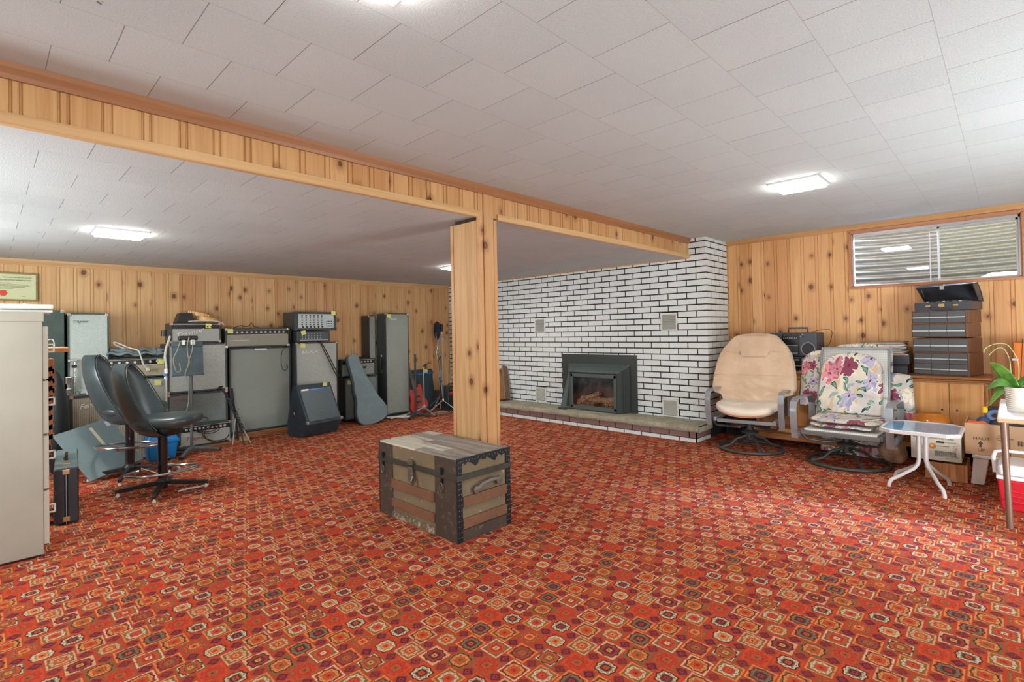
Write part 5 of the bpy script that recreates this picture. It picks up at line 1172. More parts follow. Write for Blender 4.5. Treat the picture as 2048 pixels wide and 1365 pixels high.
for k in range(12):
    th = .010; dx, dy, a = random.uniform(-.012, .012), random.uniform(-.02, .02), random.uniform(-.10, .10)
    o = B().box(-.12, .12, -.165+.0*k, .165, 0, th-.001).build('magazine', None or plain('magazine_cover', sr(*mcols[k]), .5, nz=.25, sc=14), bevel=.0015)
    wmat = plain('page_white', sr(224, 220, 210), .7)
    p_ = B().box(-.118, .118, -.163, .163, .0015, th-.0025).build('pages', wmat, o)
    o.location = (5.79+dx, .835+dy+.002*k, zz); o.rotation_euler = (0, 0, a); zz += th+.0002
    nth = ['', 'second', 'third', 'fourth', 'fifth', 'sixth', 'seventh', 'eighth', 'ninth', 'tenth', 'eleventh']
    tag(o, 'lowest magazine of the pile, lying right on the black boxes' if k == 0 else ('topmost magazine of the pile, with a brown cover picture' if k == 11 else 'magazine %s from the top of the pile on the black boxes' % nth[11-k]), 'magazine', 'magazines piled on the sideboard')

# cassette cabinets
wal = wood('walnut_vinyl', sr(98, 66, 48), sr(128, 90, 66), 2, .4); drw = plain('drawer_grey', sr(82, 86, 88), .4); lip = plain('drawer_lip', sr(196, 196, 192), .3, .3)
def cassettes(z0, hgt, rows, label, dy=0, dx=0):
    t = thing('cassette_cabinet', label, 'cassette cabinet', (5.79, .42, z0), 0, 'stacked cassette cabinets on the sideboard')
    y0, y1, x0, x1 = .225+dy, .610+dy, 5.66+dx, 5.965
    b = B(); b.box(x0, x1, y0, y0+.012, z0, z0+hgt); b.box(x0, x1, y1-.006, y1, z0, z0+hgt); b.box(x0, x1, y0+.012, y1-.006, z0, z0+.006); b.box(x0, x1, y0+.012, y1-.006, z0+hgt-.007, z0+hgt); b.box(x0+.05, x1, y0+.012, y1-.006, z0+.006, z0+hgt-.007); put(b, 'cabinet_body', wal, t, bevel=.001)
    w_ = (y1-y0-.02)/3; rh = (hgt-.014)/rows
    for r in range(rows):
        for k in range(3):
            a = y0+.013+w_*k; c0 = z0+.0075+rh*r
            d = put(B().box(x0-.004+.002*((k+r) % 2), x0+.052, a, a+w_-.002, c0, c0+rh-.002), 'drawer', drw, t, bevel=.001)
            l = t.location; q = B().box(x0-.016, x0-.002, a+.001, a+w_-.003, c0+rh*.40, c0+rh*.52); q.shift((-l[0], -l[1], -l[2])); q.build('drawer_lip', lip, d, bevel=.002)
zc = CZ+.002
cassettes(zc, .192, 2, 'tallest cassette cabinet with two rows of drawers, lowest of the stack', -.005)
cassettes(zc+.194, .120, 1, 'cassette cabinet second from the bottom of the stack beside the orchid', -.002)
cassettes(zc+.322, .118, 1, 'cassette cabinet third from the bottom, with a blue item showing at its base', .004)
cassettes(zc+.442, .106, 1, 'topmost cassette cabinet, directly under the open black case', .0)
# open carrying case
ztop = zc+.550
t = thing('cassette_case', 'open black carrying case full of cassettes on top of the cassette cabinets', 'carrying case', (5.80, .40, ztop))
lv = tolex('case_leatherette', sr(58, 60, 66), .35)
b = B(); b.box(5.66, 5.672, .205, .588, ztop, ztop+.072); b.box(5.92, 5.93, .205, .588, ztop, ztop+.072); b.box(5.672, 5.92, .205, .215, ztop, ztop+.072); b.box(5.672, 5.92, .578, .588, ztop, ztop+.072); b.box(5.672, 5.92, .215, .578, ztop, ztop+.006); put(b, 'tray', lv, t, bevel=.003)
def lid(u, v):
    a = -.15+v*1.15; 
    return (5.94-.13*v-.0*u, .20+.40*u, ztop+.072+.155*v**.8+.015*math.sin(PI*v))
b = B(); b.grid(lid, 12, 10)
b.add([(5.93, .205, ztop+.074), (5.81, .20, ztop+.225), (5.72, .207, ztop+.215), (5.88, .215, ztop+.078)], [(0, 1, 2, 3)]); b.add([(5.93, .595, ztop+.074), (5.81, .60, ztop+.225), (5.72, .593, ztop+.205), (5.88, .585, ztop+.078)], [(0, 1, 2, 3)])
b.add([(5.81, .20, ztop+.227), (5.81, .60, ztop+.227), (5.73, .60, ztop+.205), (5.73, .20, ztop+.215)], [(0, 1, 2, 3)]); put(b, 'lid', lv, t, thick=.006)
put(B().box(5.72, 5.73, .395, .425, ztop+.18, ztop+.212), 'lid_clasp', chrome, t, bevel=.002)
for yy in (.30, .49): put(B().box(5.654, 5.662, yy-.018, yy+.018, ztop+.034, ztop+.048), 'latch', brass, t, bevel=.002)
put(B().box(5.654, 5.662, .375, .415, ztop+.03, ztop+.056), 'lock_plate', brass, t, bevel=.002); put(B().tube([(5.66, .32, ztop+.022), (5.645, .33, ztop+.018), (5.645, .46, ztop+.018), (5.66, .47, ztop+.022)], .007, 8), 'carry_handle', lv, t, smooth=True)
for k in range(9):
    y_ = .245+.037*k; o = B().box(-.05, .05, -.016, .016, 0, .012 if k % 2 else .018).build('cassette', [dark_p, white_p, ch2][k % 3], bevel=.002); o.location = (5.72+.02*(k % 3), y_, ztop+.062+.006*(k % 2)+.001); o.rotation_euler = (0, 0, .2*math.sin(k*2.)); 
    tag(o, ['rightmost', 'second from right', 'third from right', 'fourth from right', 'middle', 'fourth from left', 'third from left', 'second from left', 'leftmost'][k]+' of the loose cassettes in the open black carrying case', 'cassette', 'cassettes in the open carrying case')
tag(B().box(5.675, 5.915, .22, .573, ztop+.007, ztop+.061).build('cassette_layer', dark_p), 'lower layer of cassettes filling the open black carrying case', 'cassette')

# ---------------------------------------------------------------- fabrics
beigef = Mat('beige_corduroy', .9, spec=.15, Sheen_Weight=.3); x, y, z = beigef.pos('obj'); n = beigef.noise(beigef.xyz(x, y, z), 6, 4, .6); rb = ((y*900.).sin()*.5+.5); n2 = beigef.noise(beigef.xyz(x*6, y*14, z*60), 1, 3)
beigef.color(beigef.mix(n.step(.3, .7)*.5, sr(220, 194, 166), sr(196, 166, 136))); beigef.bump(rb*.4+n2*1.2, .35, .006); beigef = beigef.m
def floral(name, sc=1.):
    M = Mat(name, .8, spec=.15, Sheen_Weight=.1); x, y, z = M.pos('obj')
    h, v = y*1.+x*.35, z+x*.5
    wx = M.noise(M.xyz(h, v, 0.), 9/sc, 3); wy = M.noise(M.xyz(h, v, 7.), 9/sc, 3)
    H_ = h+(wx-.5)*.14*sc; W_ = v+(wy-.5)*.14*sc
    c = M.mix(M.noise(M.xyz(h, v, 3.), 5/sc, 3).step(.35, .65), sr(226, 218, 196), sr(196, 190, 192))
    c = M.mix(M.noise(M.xyz(h*2, v, 9.), 7/sc, 2).step(.55, .62), c, sr(206, 184, 148))
    def cells(s, off):
        vo = M.node('ShaderNodeTexVoronoi', Vector=M.xyz(H_/s, W_/s, off)); vo.voronoi_dimensions = '2D'; vo.inputs['Scale'].default_value = 1.; vo.inputs['Randomness'].default_value = .8
        if off: 
            vo.inputs['Vector']; 
        sp = M.node('ShaderNodeSeparateXYZ', _0=vo.outputs['Position']); cs = M.node('ShaderNodeSeparateColor', _0=vo.outputs['Color'])
        return (H_/s-V(M.t, sp.outputs[0])), (W_/s-V(M.t, sp.outputs[1])), [V(M.t, q) for q in cs.outputs[:3]]
    # leaves
    dx, dy, r = cells(.072*sc, 0.)
    a = r[0]*6.28; ca, sa = a.cos(), a.sin(); lx = dx*ca+dy*sa; ly = dy*ca-dx*sa
    d = ((lx*lx)*3.2+(ly*ly)*22.).pw(.5); leaf = d.lt(.95)
    gcol = M.ramp(r[1], [(0, sr(40, 92, 78)), (.35, sr(112, 150, 132)), (.6, sr(28, 74, 66)), (.8, sr(164, 164, 178))], True)
    gcol = M.mix(d.lt(.55)*.6, gcol, sr(150, 184, 164)); c = M.mix(leaf*r[2].gt(.12), c, gcol); c = M.mix(d.gt(.85)*leaf*.7, c, sr(236, 232, 220))
    # flowers
    H_, W_ = H_+.11, W_+.07
    dx, dy, r = cells(.145*sc, 0.)
    rr = (dx*dx+dy*dy).pw(.5); th = dy.at2(dx); pet = ((th*2.5+r[0]*6.).cos().abs()*.45+.55)*.52
    fl = rr.lt(pet); fc = M.ramp(r[1], [(0, sr(200, 136, 146)), (.22, sr(132, 74, 92)), (.52, sr(240, 232, 216)), (.75, sr(186, 182, 204)), (.9, sr(222, 150, 158))], True)
    fd = M.ramp(r[1], [(0, sr(160, 60, 90)), (.30, sr(206, 110, 140)), (.52, sr(214, 196, 160)), (.75, sr(150, 146, 172)), (.9, sr(180, 90, 110))], True)
    inner = ((th*5.+wx*20.).cos()*.5+.5)*rr.gt(pet*.35)*rr.lt(pet*.85)
    fcc = M.mix(inner.step(.5, .9)*.8, fc, fd); fcc = M.mix(rr.lt(.07), fcc, sr(130, 40, 66)); fcc = M.mix(rr.gt(pet*.93), fcc, sr(240, 236, 226))
    c = M.mix(fl*r[2].gt(.30), c, fcc)
    M.color(c); return M.m
flor = floral('floral_fabric'); flor2 = floral('floral_fabric_small', .6)
metal_g = plain('rocker_grey', sr(150, 156, 162), .35, .3); metal_d = plain('base_grey', sr(72, 76, 74), .4, .3)
def pad(w0, w1, hgt, th, nu=28, nv=30, top=.25, bot=.03, puff=.35, fn=None, seams=None):
    """closed puffy pad in the YZ plane; front = +X. widths w0 (bottom) to w1 (top); rounded top"""
    b = B()
    def f(side):
        def g(u, v):
            s = u*2-1; z = v*hgt
            w_ = w0+(w1-w0)*v
            tv = (v-(1-top))/top if v > 1-top else 0; bv = (bot-v)/bot if v < bot else 0
            w_ *= (max(0, 1-tv**2.3))**.5*(.62 if tv >= 1 else 1)+0 if tv else 1
            w_ *= (1-.12*bv*bv)
            edge = max(0, 1-abs(s)**4)**.5*min(1, (min(v, 1-v)/.05+.0)**.5 if min(v, 1-v) < .05 else 1)
            x = side*th/2*(1-puff+puff*edge) if edge > .02 else 0
            if seams: x += side*seams(s, v) if edge > .3 else 0
            p = (x, s*w_/2, z)
            return fn(p, s, v) if fn else p
        return g
    b.grid(f(1), nu, nv); b.grid(f(-1), nu, nv); return b
def weld(o):
    m = o.modifiers.new('w', 'WELD'); m.merge_threshold = .002; return o
def swivel_base(t, ring_r, hub_z, mat):
    fr = B().tube([(ring_r*math.cos(2*PI*k/48), ring_r*math.sin(2*PI*k/48), .016) for k in range(48)], .014, 10, closed=True).build('floor_ring', mat, t, smooth=True)
    for k in range(4):
        a = 2*PI*k/4+.6; c_, s_ = math.cos(a), math.sin(a)
        B().tube([(.03*c_, .03*s_, hub_z-.02), (.06*c_, .06*s_, hub_z-.035), (.13*c_, .13*s_, .10), (.19*c_, .19*s_, .045), ((ring_r-.01)*c_, (ring_r-.01)*s_, .018)], .012, 8).build('curved_leg', mat, t, smooth=True)
    B().lathe([(0, hub_z-.06), (.035, hub_z-.06), (.035, hub_z), (.075, hub_z), (.078, hub_z+.015), (.035, hub_z+.035), (.032, hub_z+.10), (0, hub_z+.10)], n=24, cap=False).build('swivel_hub', mat, t, smooth=True)

beige_daylit = plain('beige_corduroy_daylit', sr(226, 212, 194), .9, nz=.05, sc=8)  # paler copy of the beige fabric, daylight on the seat put into its colour
# beige swivel rocker
t = thing('swivel_armchair', 'beige cushioned swivel patio armchair on a round metal base beside the fireplace', 'armchair', (5.16, 1.83, 0), math.radians(188))
swivel_base(t, .285, .155, metal_d)
def wr(s, v):
    q = .0
    for sv in (.40, .72): q -= .016*math.exp(-((v-sv)/.016)**2)
    for ss in (-.42, .42): q -= .010*math.exp(-((s-ss)/.035)**2)*(v < .72)
    q += .006*math.sin(v*60+6*math.sin(s*3))*(v < .4)*(1-abs(s)*.5)+.004*math.sin(v*95+s*9)*(abs(s) > .45)
    return q
def bend(p, s, v):   # lean back and wings forward
    x, y, z = p; return (x-.10-.26*(v**1.1)+.05*(abs(s)**2)*(1-v), y, z+.0)
b = pad(.60, .60, .72, .12, 44, 60, top=.06, bot=.04, fn=None, seams=wr)
WP = [(0, .54), (.10, .55), (.155, .60), (.175, .74), (.25, .775), (.40, .765), (.56, .735), (.70, .68), (.80, .60), (.88, .50), (.95, .41), (1., .34)]
def lerpw(v):
    for (a, wa), (c, wc) in zip(WP, WP[1:]):
        if v <= c+1e-9: return wa+(wc-wa)*max(0, v-a)/(c-a)
    return WP[-1][1]
def shape(q):
    x, y, z = q; v = max(0, min(1, z/.72)); k = lerpw(v)/.60; s = y/.3
    return (x-.16-.27*v+.07*(s*s)*(1-v*.6), y*k, z+.395)
b.v = [shape(q) for q in b.v]; weld(b.build('back_cushion', beigef, t, smooth=True))
b = pad(.26, .36, .24, .07, 20, 14, top=.12, bot=.3, puff=.5); b.v = [(x-.115-.27*(z+.475)/.72, y*1.04, z+.395+.465) for x, y, z in b.v]; weld(b.build('headrest_pillow', beigef, t, smooth=True))
def seatf(u, v):
    a = 2*PI*u; e = .55; r = math.sin(PI*v)**.35
    cx = math.copysign(abs(math.cos(a))**e, math.cos(a)); sy = math.copysign(abs(math.sin(a))**e, math.sin(a))
    z = .40-.052*math.copysign(abs(math.cos(PI*v))**.8, math.cos(PI*v)); sag = .03*(1-abs(sy*r)**2)*(cx*r > 0)*abs(cx*r)
    z += .05*(abs(sy*r)**2)*.6-.02*(cx*r > .5)*(1-abs(sy*r)**2)
    return (.02+.30*r*cx, .272*r*sy, z)
B().grid(seatf, 48, 20, cu=True).build('seat_cushion', beige_daylit, t, smooth=True)
def undf(u, v):
    q = seatf(u, .55+.45*v); return (q[0]*.98+.006, q[1]*.95, q[2]-.026-.022*(1-min(1, abs(q[1]/.28))**2))
B().grid(undf, 48, 8, cu=True).build('seat_underside', plain('rust_fabric', sr(176, 104, 70), .8), t, smooth=True)
b = B(); b.box(-.28, .26, -.27, -.245, .285, .325); b.box(-.28, .26, .245, .27, .285, .325); b.box(-.28, -.25, -.245, .245, .285, .325); b.box(.20, .235, -.245, .245, .275, .31); b.build('seat_frame', metal_g, t, bevel=.006)
for s in (-1, 1):
    y0 = s*.315; path = [(.235, y0, .245), (.275, y0, .40), (.285, y0, .50), (.255, y0, .555), (.18, y0, .575), (-.15, y0, .565), (-.24, y0, .54), (-.27, y0, .45), (-.26, y0, .30)]
    P3 = [];
    for i in range(len(path)-1):
        for k in range(4): P3.append(Vector(path[i]).lerp(Vector(path[i+1]), k/4))
    P3.append(Vector(path[-1])); b = B(); n = len(P3); vs = []
    for i, p in enumerate(P3):
        tg = (P3[min(i+1, n-1)]-P3[max(i-1, 0)]).normalized(); nn_ = Vector((tg.z, 0, -tg.x))
        vs += [p+Vector((0, s*-.024, 0))+nn_*.006, p+Vector((0, s*.024, 0))+nn_*.006, p+Vector((0, s*.024, 0))-nn_*.006, p+Vector((0, s*-.024, 0))-nn_*.006]
    b.add(vs, [(i*4+k, i*4+4+k, i*4+4+(k+1) % 4, i*4+(k+1) % 4) for i in range(n-1) for k in range(4)]+[(0, 1, 2, 3), (n*4-4, n*4-3, n*4-2, n*4-1)]); b.build('armrest', metal_g, t, smooth=True)
    B().tube([(.21, s*.30, .29), (.18, s*.26, .235), (.10, s*.14, .22), (.04, s*.03, .23)], .010, 8).build('rocker_arm', metal_d, t, smooth=True)
    B().tube([(-.25, s*.27, .30), (-.30, s*.25, .55), (-.42, s*.2, 1.0)], .011, 8).build('back_upright', metal_d, t, smooth=True)
    B().box(-.08, .08, s*.12-.05, s*.12+.05, .205, .225).build('spring_plate', plain('rusty', sr(120, 88, 80), .6), t, bevel=.003)

# patio rocker with floral cushions
t = thing('patio_rocker', 'grey metal patio rocker with floral cushions beside the small glass table', 'armchair', (5.12, 1.02, 0), math.radians(180))
swivel_base(t, .30, .155, metal_d)
mesh_m = Mat('sling_mesh', .6, sr(196, 200, 200)); x, y, z = mesh_m.pos('obj'); mesh_m.color(mesh_m.mix(((z*420.).sin()*.5+.5)*((y*420.).sin()*.5+.5), sr(214, 214, 208), sr(160, 162, 160)))
def sling(u, v): 
    return (-.155-.27*v+.03*v*v, -.255+.51*u, .36+.60*v)
B().grid(sling, 8, 12).build('sling_back', mesh_m.m, t, smooth=True, thick=.006)
b = B(); b.tube([(-.155, -.262, .34), (-.275, -.262, .62), (-.395, -.258, .965), (-.395, .258, .965), (-.275, .262, .62), (-.155, .262, .34)], .013, 8); b.build('back_frame', metal_g, t, smooth=True)
b = pad(.49, .47, .535, .055, 30, 30, top=.34, bot=.03, puff=.5); b.v = [(x-.105-.225*(z/.54), y-.01, z+.40) for x, y, z in b.v]; weld(b.build('back_cushion', flor, t, smooth=True))
def flat_c(w, d, zc, th, dx=0, dy=0):
    def g(u, v):
        a = 2*PI*u; e = .35; r = math.sin(PI*v)**.4; cx = math.copysign(abs(math.cos(a))**e, math.cos(a)); sy = math.copysign(abs(math.sin(a))**e, math.sin(a))
        return (dx+d/2*r*cx, dy+w/2*r*sy, zc-th/2*math.copysign(abs(math.cos(PI*v))**.6, math.cos(PI*v))+.004*math.sin(9*sy+4*cx))
    return B().grid(g, 48, 14, cu=True)
flat_c(.50, .46, .388, .036, .03, .02).build('seat_cushion', flor, t, smooth=True); flat_c(.48, .44, .345, .032, .035, .0).build('seat_cushion', flor2, t, smooth=True)
def slg(u, v): return (-.20+.49*u, -.255+.51*v, .302-.02*math.sin(PI*v)*0+.012*(u > .9))
b = B().box(-.20, .285, -.258, .258, .285, .312); b.build('sling_seat', mesh_m.m, t, bevel=.010)
b = B(); b.box(.262, .30, -.275, .275, .262, .30); b.box(-.22, .27, -.29, -.262, .262, .30); b.box(-.22, .27, .262, .29, .262, .30); b.build('seat_frame', plain('frame_dark', sr(110, 110, 108), .4, .3), t, bevel=.005)
for s in (-1, 1):
    y0 = s*.335; path = [(.245, y0, .215), (.275, y0, .34), (.285, y0, .46), (.26, y0, .525), (.19, y0, .55), (-.12, y0, .545), (-.25, y0, .53), (-.30, y0, .46), (-.29, y0, .30)]
    P3 = []
    for i in range(len(path)-1):
        for k in range(4): P3.append(Vector(path[i]).lerp(Vector(path[i+1]), k/4))
    P3.append(Vector(path[-1])); b = B(); n = len(P3); vs = []
    for i, p in enumerate(P3):
        tg = (P3[min(i+1, n-1)]-P3[max(i-1, 0)]).normalized(); nn_ = Vector((tg.z, 0, -tg.x))
        vs += [p+Vector((0, s*-.026, 0))+nn_*.006, p+Vector((0, s*.026, 0))+nn_*.006, p+Vector((0, s*.026, 0))-nn_*.006, p+Vector((0, s*-.026, 0))-nn_*.006]
    b.add(vs, [(i*4+k, i*4+4+k, i*4+4+(k+1) % 4, i*4+(k+1) % 4) for i in range(n-1) for k in range(4)]+[(0, 1, 2, 3), (n*4-4, n*4-3, n*4-2, n*4-1)]); b.build('armrest', metal_g, t, smooth=True)
    b = B().box(-.29, .25, s*.335-.02, s*.335+.02, .215, .24); b.build('side_rail', metal_g, t, bevel=.004)
    B().tube([(.25, s*.29, .27), (.23, s*.25, .215), (.14, s*.14, .19), (.04, s*.03, .20)], .010, 8).build('rocker_arm', metal_d, t, smooth=True)
# cushions behind it
def leaning(w0, w1, h_, th, loc, rz, lean, mat, label, top=.3, roll=0):
    b = pad(w0, w1, h_, th, 24, 26, top=top, bot=.04, puff=.5); M = Rx(roll)@Ry(-lean); b.v = [tuple(M@Vector(q)) for q in b.v]
    o = weld(b.build('floral_cushion', mat, None, smooth=True)); o.location = loc; o.rotation_euler = (0, 0, rz); return tag(o, label, 'cushion', 'loose floral cushions round the patio rocker')
leaning(.44, .42, .56, .07, (5.475, 1.27, .40), math.radians(174), .17, flor2, 'tall pale floral cushion showing left of the patio rocker back', .3)
leaning(.46, .46, .60, .06, (5.535, .98, .42), math.radians(180), .13, flor2, 'bluish floral cushion rising behind the top of the patio rocker', .12)
leaning(.26, .24, .47, .06, (5.45, .71, .29), math.radians(170), .10, flor, 'dark floral cushion sticking out right of the patio rocker', .10, .05)
o = leaning(.60, .56, .30, .09, (5.43, 1.02, .005), math.radians(168), .06, flor, 'floral cushion standing on the carpet behind the rocker base', .2)
bagm = plain('beige_bag', sr(176, 146, 120), .9, nz=.12, sc=8)
def bagf(u, v):
    a = 2*PI*u; r = math.sin(PI*v)**.6; f = 1+.10*math.sin(3*a+4*v)+.05*math.sin(9*a+11*v)
    return (5.37+.11*r*math.cos(a)*f, .735+.095*r*math.sin(a)*f, .10-.10*math.cos(PI*v)*(1+.1*math.sin(5*a)*math.sin(PI*v))+.005)
tag(B().grid(bagf, 48, 22, cu=True).build('cloth_bag', bagm, smooth=True), 'slumped beige cloth bag on the carpet between the rocker and the glass table', 'bag')

# small glass side table
t = thing('side_table', 'small white metal side table with a glass top and splayed bent legs', 'side table', (4.70, .475, 0))
paint = plain('white_paint', sr(208, 202, 200), .4)

def octa(hx, hy, c): return [(hx-c, -hy), (hx, -hy+c), (hx, hy-c), (hx-c, hy), (-hx+c, hy), (-hx, hy-c), (-hx, -hy+c), (-hx+c, -hy)]
b = B(); o1 = octa(.255, .225, .07); o2 = octa(.238, .208, .064); n = 8
for zz in (.410, .436): b.v += [(x, y, zz) for x, y in o1]+[(x, y, zz) for x, y in o2]
for i in range(8):
    j = (i+1) % 8; b.f += [(i, j, 16+j, 16+i), (8+i, 24+i, 24+j, 8+j), (16+i, 16+j, 24+j, 24+i), (i, 8+i, 8+j, j)]
b.build('top_frame', paint, t, bevel=.004)
tg = Mat('table_glass', .06, sr(126, 178, 216), spec=.9, Alpha=.72); B().prism(octa(.240, .210, .065), .426, .432, 'z').build('glass_top', tg.m, t)
b = B(); b.box(-.15, .15, -.012, .012, .398, .41); b.box(-.012, .012, -.15, .15, .398, .41); b.build('cross_brace', paint, t)
for sx, sy in ((-1, -1), (1, -1), (1, 1), (-1, 1)):
    fx_, fy_ = (-.115 if sx < 0 else .18), (.185 if sy > 0 else -.13)
    if sx < 0 and sy < 0: fx_ = -.195
    B().tube([(sx*.02, sy*.02, .40), (sx*.02, sy*.02, .20), (sx*.028, sy*.028, .165), (sx*.05, sy*.045, .14), (fx_*.72, fy_*.72, .075), (fx_*.93, fy_*.93, .05), (fx_, fy_, .022), (fx_*1.01, fy_*1.01, .0)], .0125, 10).build('bent_leg', paint, t, smooth=True)

# crate, pepper carton, amber bowl
t = thing('wooden_crate', 'low open plywood crate holding up the white vegetable carton', 'crate', (5.18, .37, 0))
ply = wood('plywood', sr(168, 108, 62), sr(206, 148, 96), 2)
b = B(); x0, x1, y0, y1, hh_ = 5.02, 5.36, .25, .495, .125
b.box(x0, x0+.012, y0, y1, 0, hh_); b.box(x1-.012, x1, y0, y1, 0, hh_); b.box(x0+.012, x1-.012, y0, y0+.012, 0, hh_); b.box(x0+.012, x1-.012, y1-.012, y1, 0, hh_); b.box(x0+.012, x1-.012, y0+.012, y1-.012, 0, .01); put(b, 'box_sides', ply, t, bevel=.001)
t = thing('vegetable_carton', 'white printed vegetable carton resting on the plywood crate under the amber bowl', 'carton', (5.23, .435, .126))
ct = plain('carton_white', sr(226, 220, 204), .7); gy = plain('print_grey', sr(120, 118, 112), .8); gn = plain('print_green', sr(30, 96, 76), .7); rd = plain('print_red', sr(196, 80, 76), .7); orr = plain('print_orange', sr(232, 140, 40), .6); brn = plain('print_brown', sr(90, 60, 34), .8)
put(B().box(5.09, 5.40, .285, .585, .127, .318), 'carton_body', ct, t, bevel=.002)
l = t.location
def L_(s, size, m, y, z, x=5.0885, **k): return text(s, size, m, M=T(x-l[0], y-l[1], z-l[2])@LEFTW, depth=.0004, **k)
pts = [L_('GREENHOUSE PEPPERS', .026, gn, .573, .290, sx=.93), L_('PRODUCE OF ONTARIO', .008, gy, .40, .268), L_('CANADA', .010, rd, .56, .25), L_('No. 1', .010, rd, .335, .243), L_('11 LBS', .010, rd, .335, .226), L_('5 KG', .010, rd, .335, .209), L_('GREENHOUSE', .009, gy, .56, .232), L_('VEGETABLES', .009, gy, .56, .215), L_('SWEET BELL', .010, gy, .44, .160), L_('PACKED FOR MARKET', .008, gy, .38, .160), L_('KEEP COOL', .008, gy, .38, .148)]
join(pts, 'printed_text', t)
def pr_(y0, y1, z0, z1, nm, m): return put(B().box(5.0878, 5.0902, y0, y1, z0, z1), nm, m, t)
b = B(); y = .435
for k in range(26): b.box(5.0874, 5.0890, y-.0034, y-.0034+.0012+.0016*((k*7) % 3)/2, .176, .196); y -= .0044
put(b, 'barcode', gy, t)
b = B(); b.box(5.0876, 5.0902, .315, .44, .198, .201); b.box(5.0876, 5.0902, .315, .44, .170, .173); b.box(5.0876, 5.0902, .315, .318, .17, .2); b.box(5.0876, 5.0902, .437, .44, .17, .2); put(b, 'barcode_frame', gn, t)
pr_(.355, .425, .238, .242, 'green_stripe', gn); pr_(.383, .43, .262, .276, 'hand_hole', brn)
put(B().lathe([(0, 0), (.022, 0), (.022, .0015), (0, .0015)], (0, 0, 0), 20, M=T(5.0895, .452, .235)@Ry(-PI/2), cap=False), 'pepper_picture', orr, t)
put(B().lathe([(0, 0), (.010, 0), (.010, .0025), (0, .0025)], (0, 0, 0), 16, M=T(5.0895, .456, .238)@Ry(-PI/2), cap=False), 'pepper_picture', plain('print_pale', sr(210, 214, 180), .6), t)
b = B()
for k in range(4): b.box(5.11+.0, 5.20, .5845, .5862, .15+.04*k, .168+.04*k)
put(b, 'side_stripes', gn, t); put(B().box(5.11, 5.20, .5845, .5864, .232, .246), 'side_stripes', rd, t)
amber = Mat('amber_glass', .05, sr(206, 120, 24), spec=.8, Alpha=.42)
b = B(); pf = [(.05, 0), (.10, .015), (.130, .05), (.134, .075), (.118, .108), (.085, .132), (.070, .142), (.068, .148), (.072, .152)]
b.lathe(pf, (5.25, .47, .319), 40, cap=False); o = b.build('glass_bowl', amber.m, None, smooth=True, thick=.003); tag(o, 'round amber glass bowl standing on the white vegetable carton', 'bowl')
gl = plain('green_glass', sr(120, 130, 30), .2)
for k in range(5): 
    o = B().lathe([(0, 0), (.02, .006), (.026, .024), (.02, .042), (0, .048)], n=14, cap=False).build('glass_pebble', gl, smooth=True); o.location = (5.25+.055*math.cos(k*1.26), .47+.055*math.sin(k*1.26), .3225); tag(o, 'olive green glass ball inside the amber bowl', 'glass ball', 'glass balls in the amber bowl')

# step stool and cardboard box
t = thing('step_stool', 'white plastic step stool under the big cardboard box', 'stool', (5.24, .04, 0))
wp_ = plain('stool_white', sr(214, 206, 200), .5)
put(B().box(5.05, 5.42, -.15, .225, .185, .208), 'seat', wp_, t, bevel=.008)
for sx in (0, 1):
    for sy in (0, 1):
        xa = 5.06 if sx == 0 else 5.41; ya = .218 if sy else -.142; dx = -.03 if sx == 0 else .03; dy = .018 if sy else -.018; w1 = .075; sgx = 1 if sx == 0 else -1; sgy = -1 if sy else 1
        b = B(); b.add([(xa+dx, ya+dy, 0), (xa+dx+sgx*.025, ya+dy, 0), (xa+dx+sgx*.025, ya+dy+sgy*w1, 0), (xa+dx, ya+dy+sgy*w1, 0), (xa, ya, .187), (xa+sgx*.03, ya, .187), (xa+sgx*.03, ya+sgy*w1*1.15, .187), (xa, ya+sgy*w1*1.15, .187)], [(0, 1, 2, 3), (4, 5, 6, 7), (0, 1, 5, 4), (1, 2, 6, 5), (2, 3, 7, 6), (3, 0, 4, 7)]); put(b, 'leg', wp_, t, bevel=.008)
b = B(); arc = [(.07*math.cos(q), .10+.075*math.sin(q)) for q in [PI*i/12 for i in range(13)]]
b.prism([(-.07, .187)]+[(a, z_) for a, z_ in reversed(arc)]+[(.07, .187)] , 5.045, 5.055, 'x'); b.shift((0, .04, 0)); put(b, 'apron', wp_, t)
t = thing('cardboard_box', 'big open brown cardboard box of tools standing on the white step stool', 'box', (5.24, .0, .209))
kr = plain('kraft', sr(196, 158, 122), .85, nz=.05, sc=5); kx0, kx1, ky0, ky1, kz0, kz1 = 5.08, 5.46, -.32, .262, .21, .436
b = B(); b.box(kx0, kx0+.006, ky0, ky1, kz0, kz1); b.box(kx1-.006, kx1, ky0, ky1, kz0, kz1); b.box(kx0+.006, kx1-.006, ky0, ky0+.006, kz0, kz1); b.box(kx0+.006, kx1-.006, ky1-.006, ky1, kz0, kz1); b.box(kx0+.006, kx1-.006, ky0+.006, ky1-.006, kz0, kz0+.006); put(b, 'box_body', kr, t)
l = t.location; pk = plain('print_brown_box', sr(84, 66, 54), .8)
pts = [text('HAUT', .030, pk, M=T(kx0-.001-l[0], .218-l[1], .318-l[2])@LEFTW, sx=1.15), text('UP', .030, pk, M=T(kx0-.001-l[0], .195-l[1], .235-l[2])@LEFTW, sx=1.15), text('CONTENTS', .011, pk, M=T(kx0-.001-l[0], .085-l[1], .355-l[2])@LEFTW), text('HANDLE WITH CARE', .009, pk, M=T(kx0-.001-l[0], .09-l[1], .34-l[2])@LEFTW), text('KEEP DRY', .009, pk, M=T(kx0-.001-l[0], .085-l[1], .325-l[2])@LEFTW)]
join(pts, 'printed_text', t)
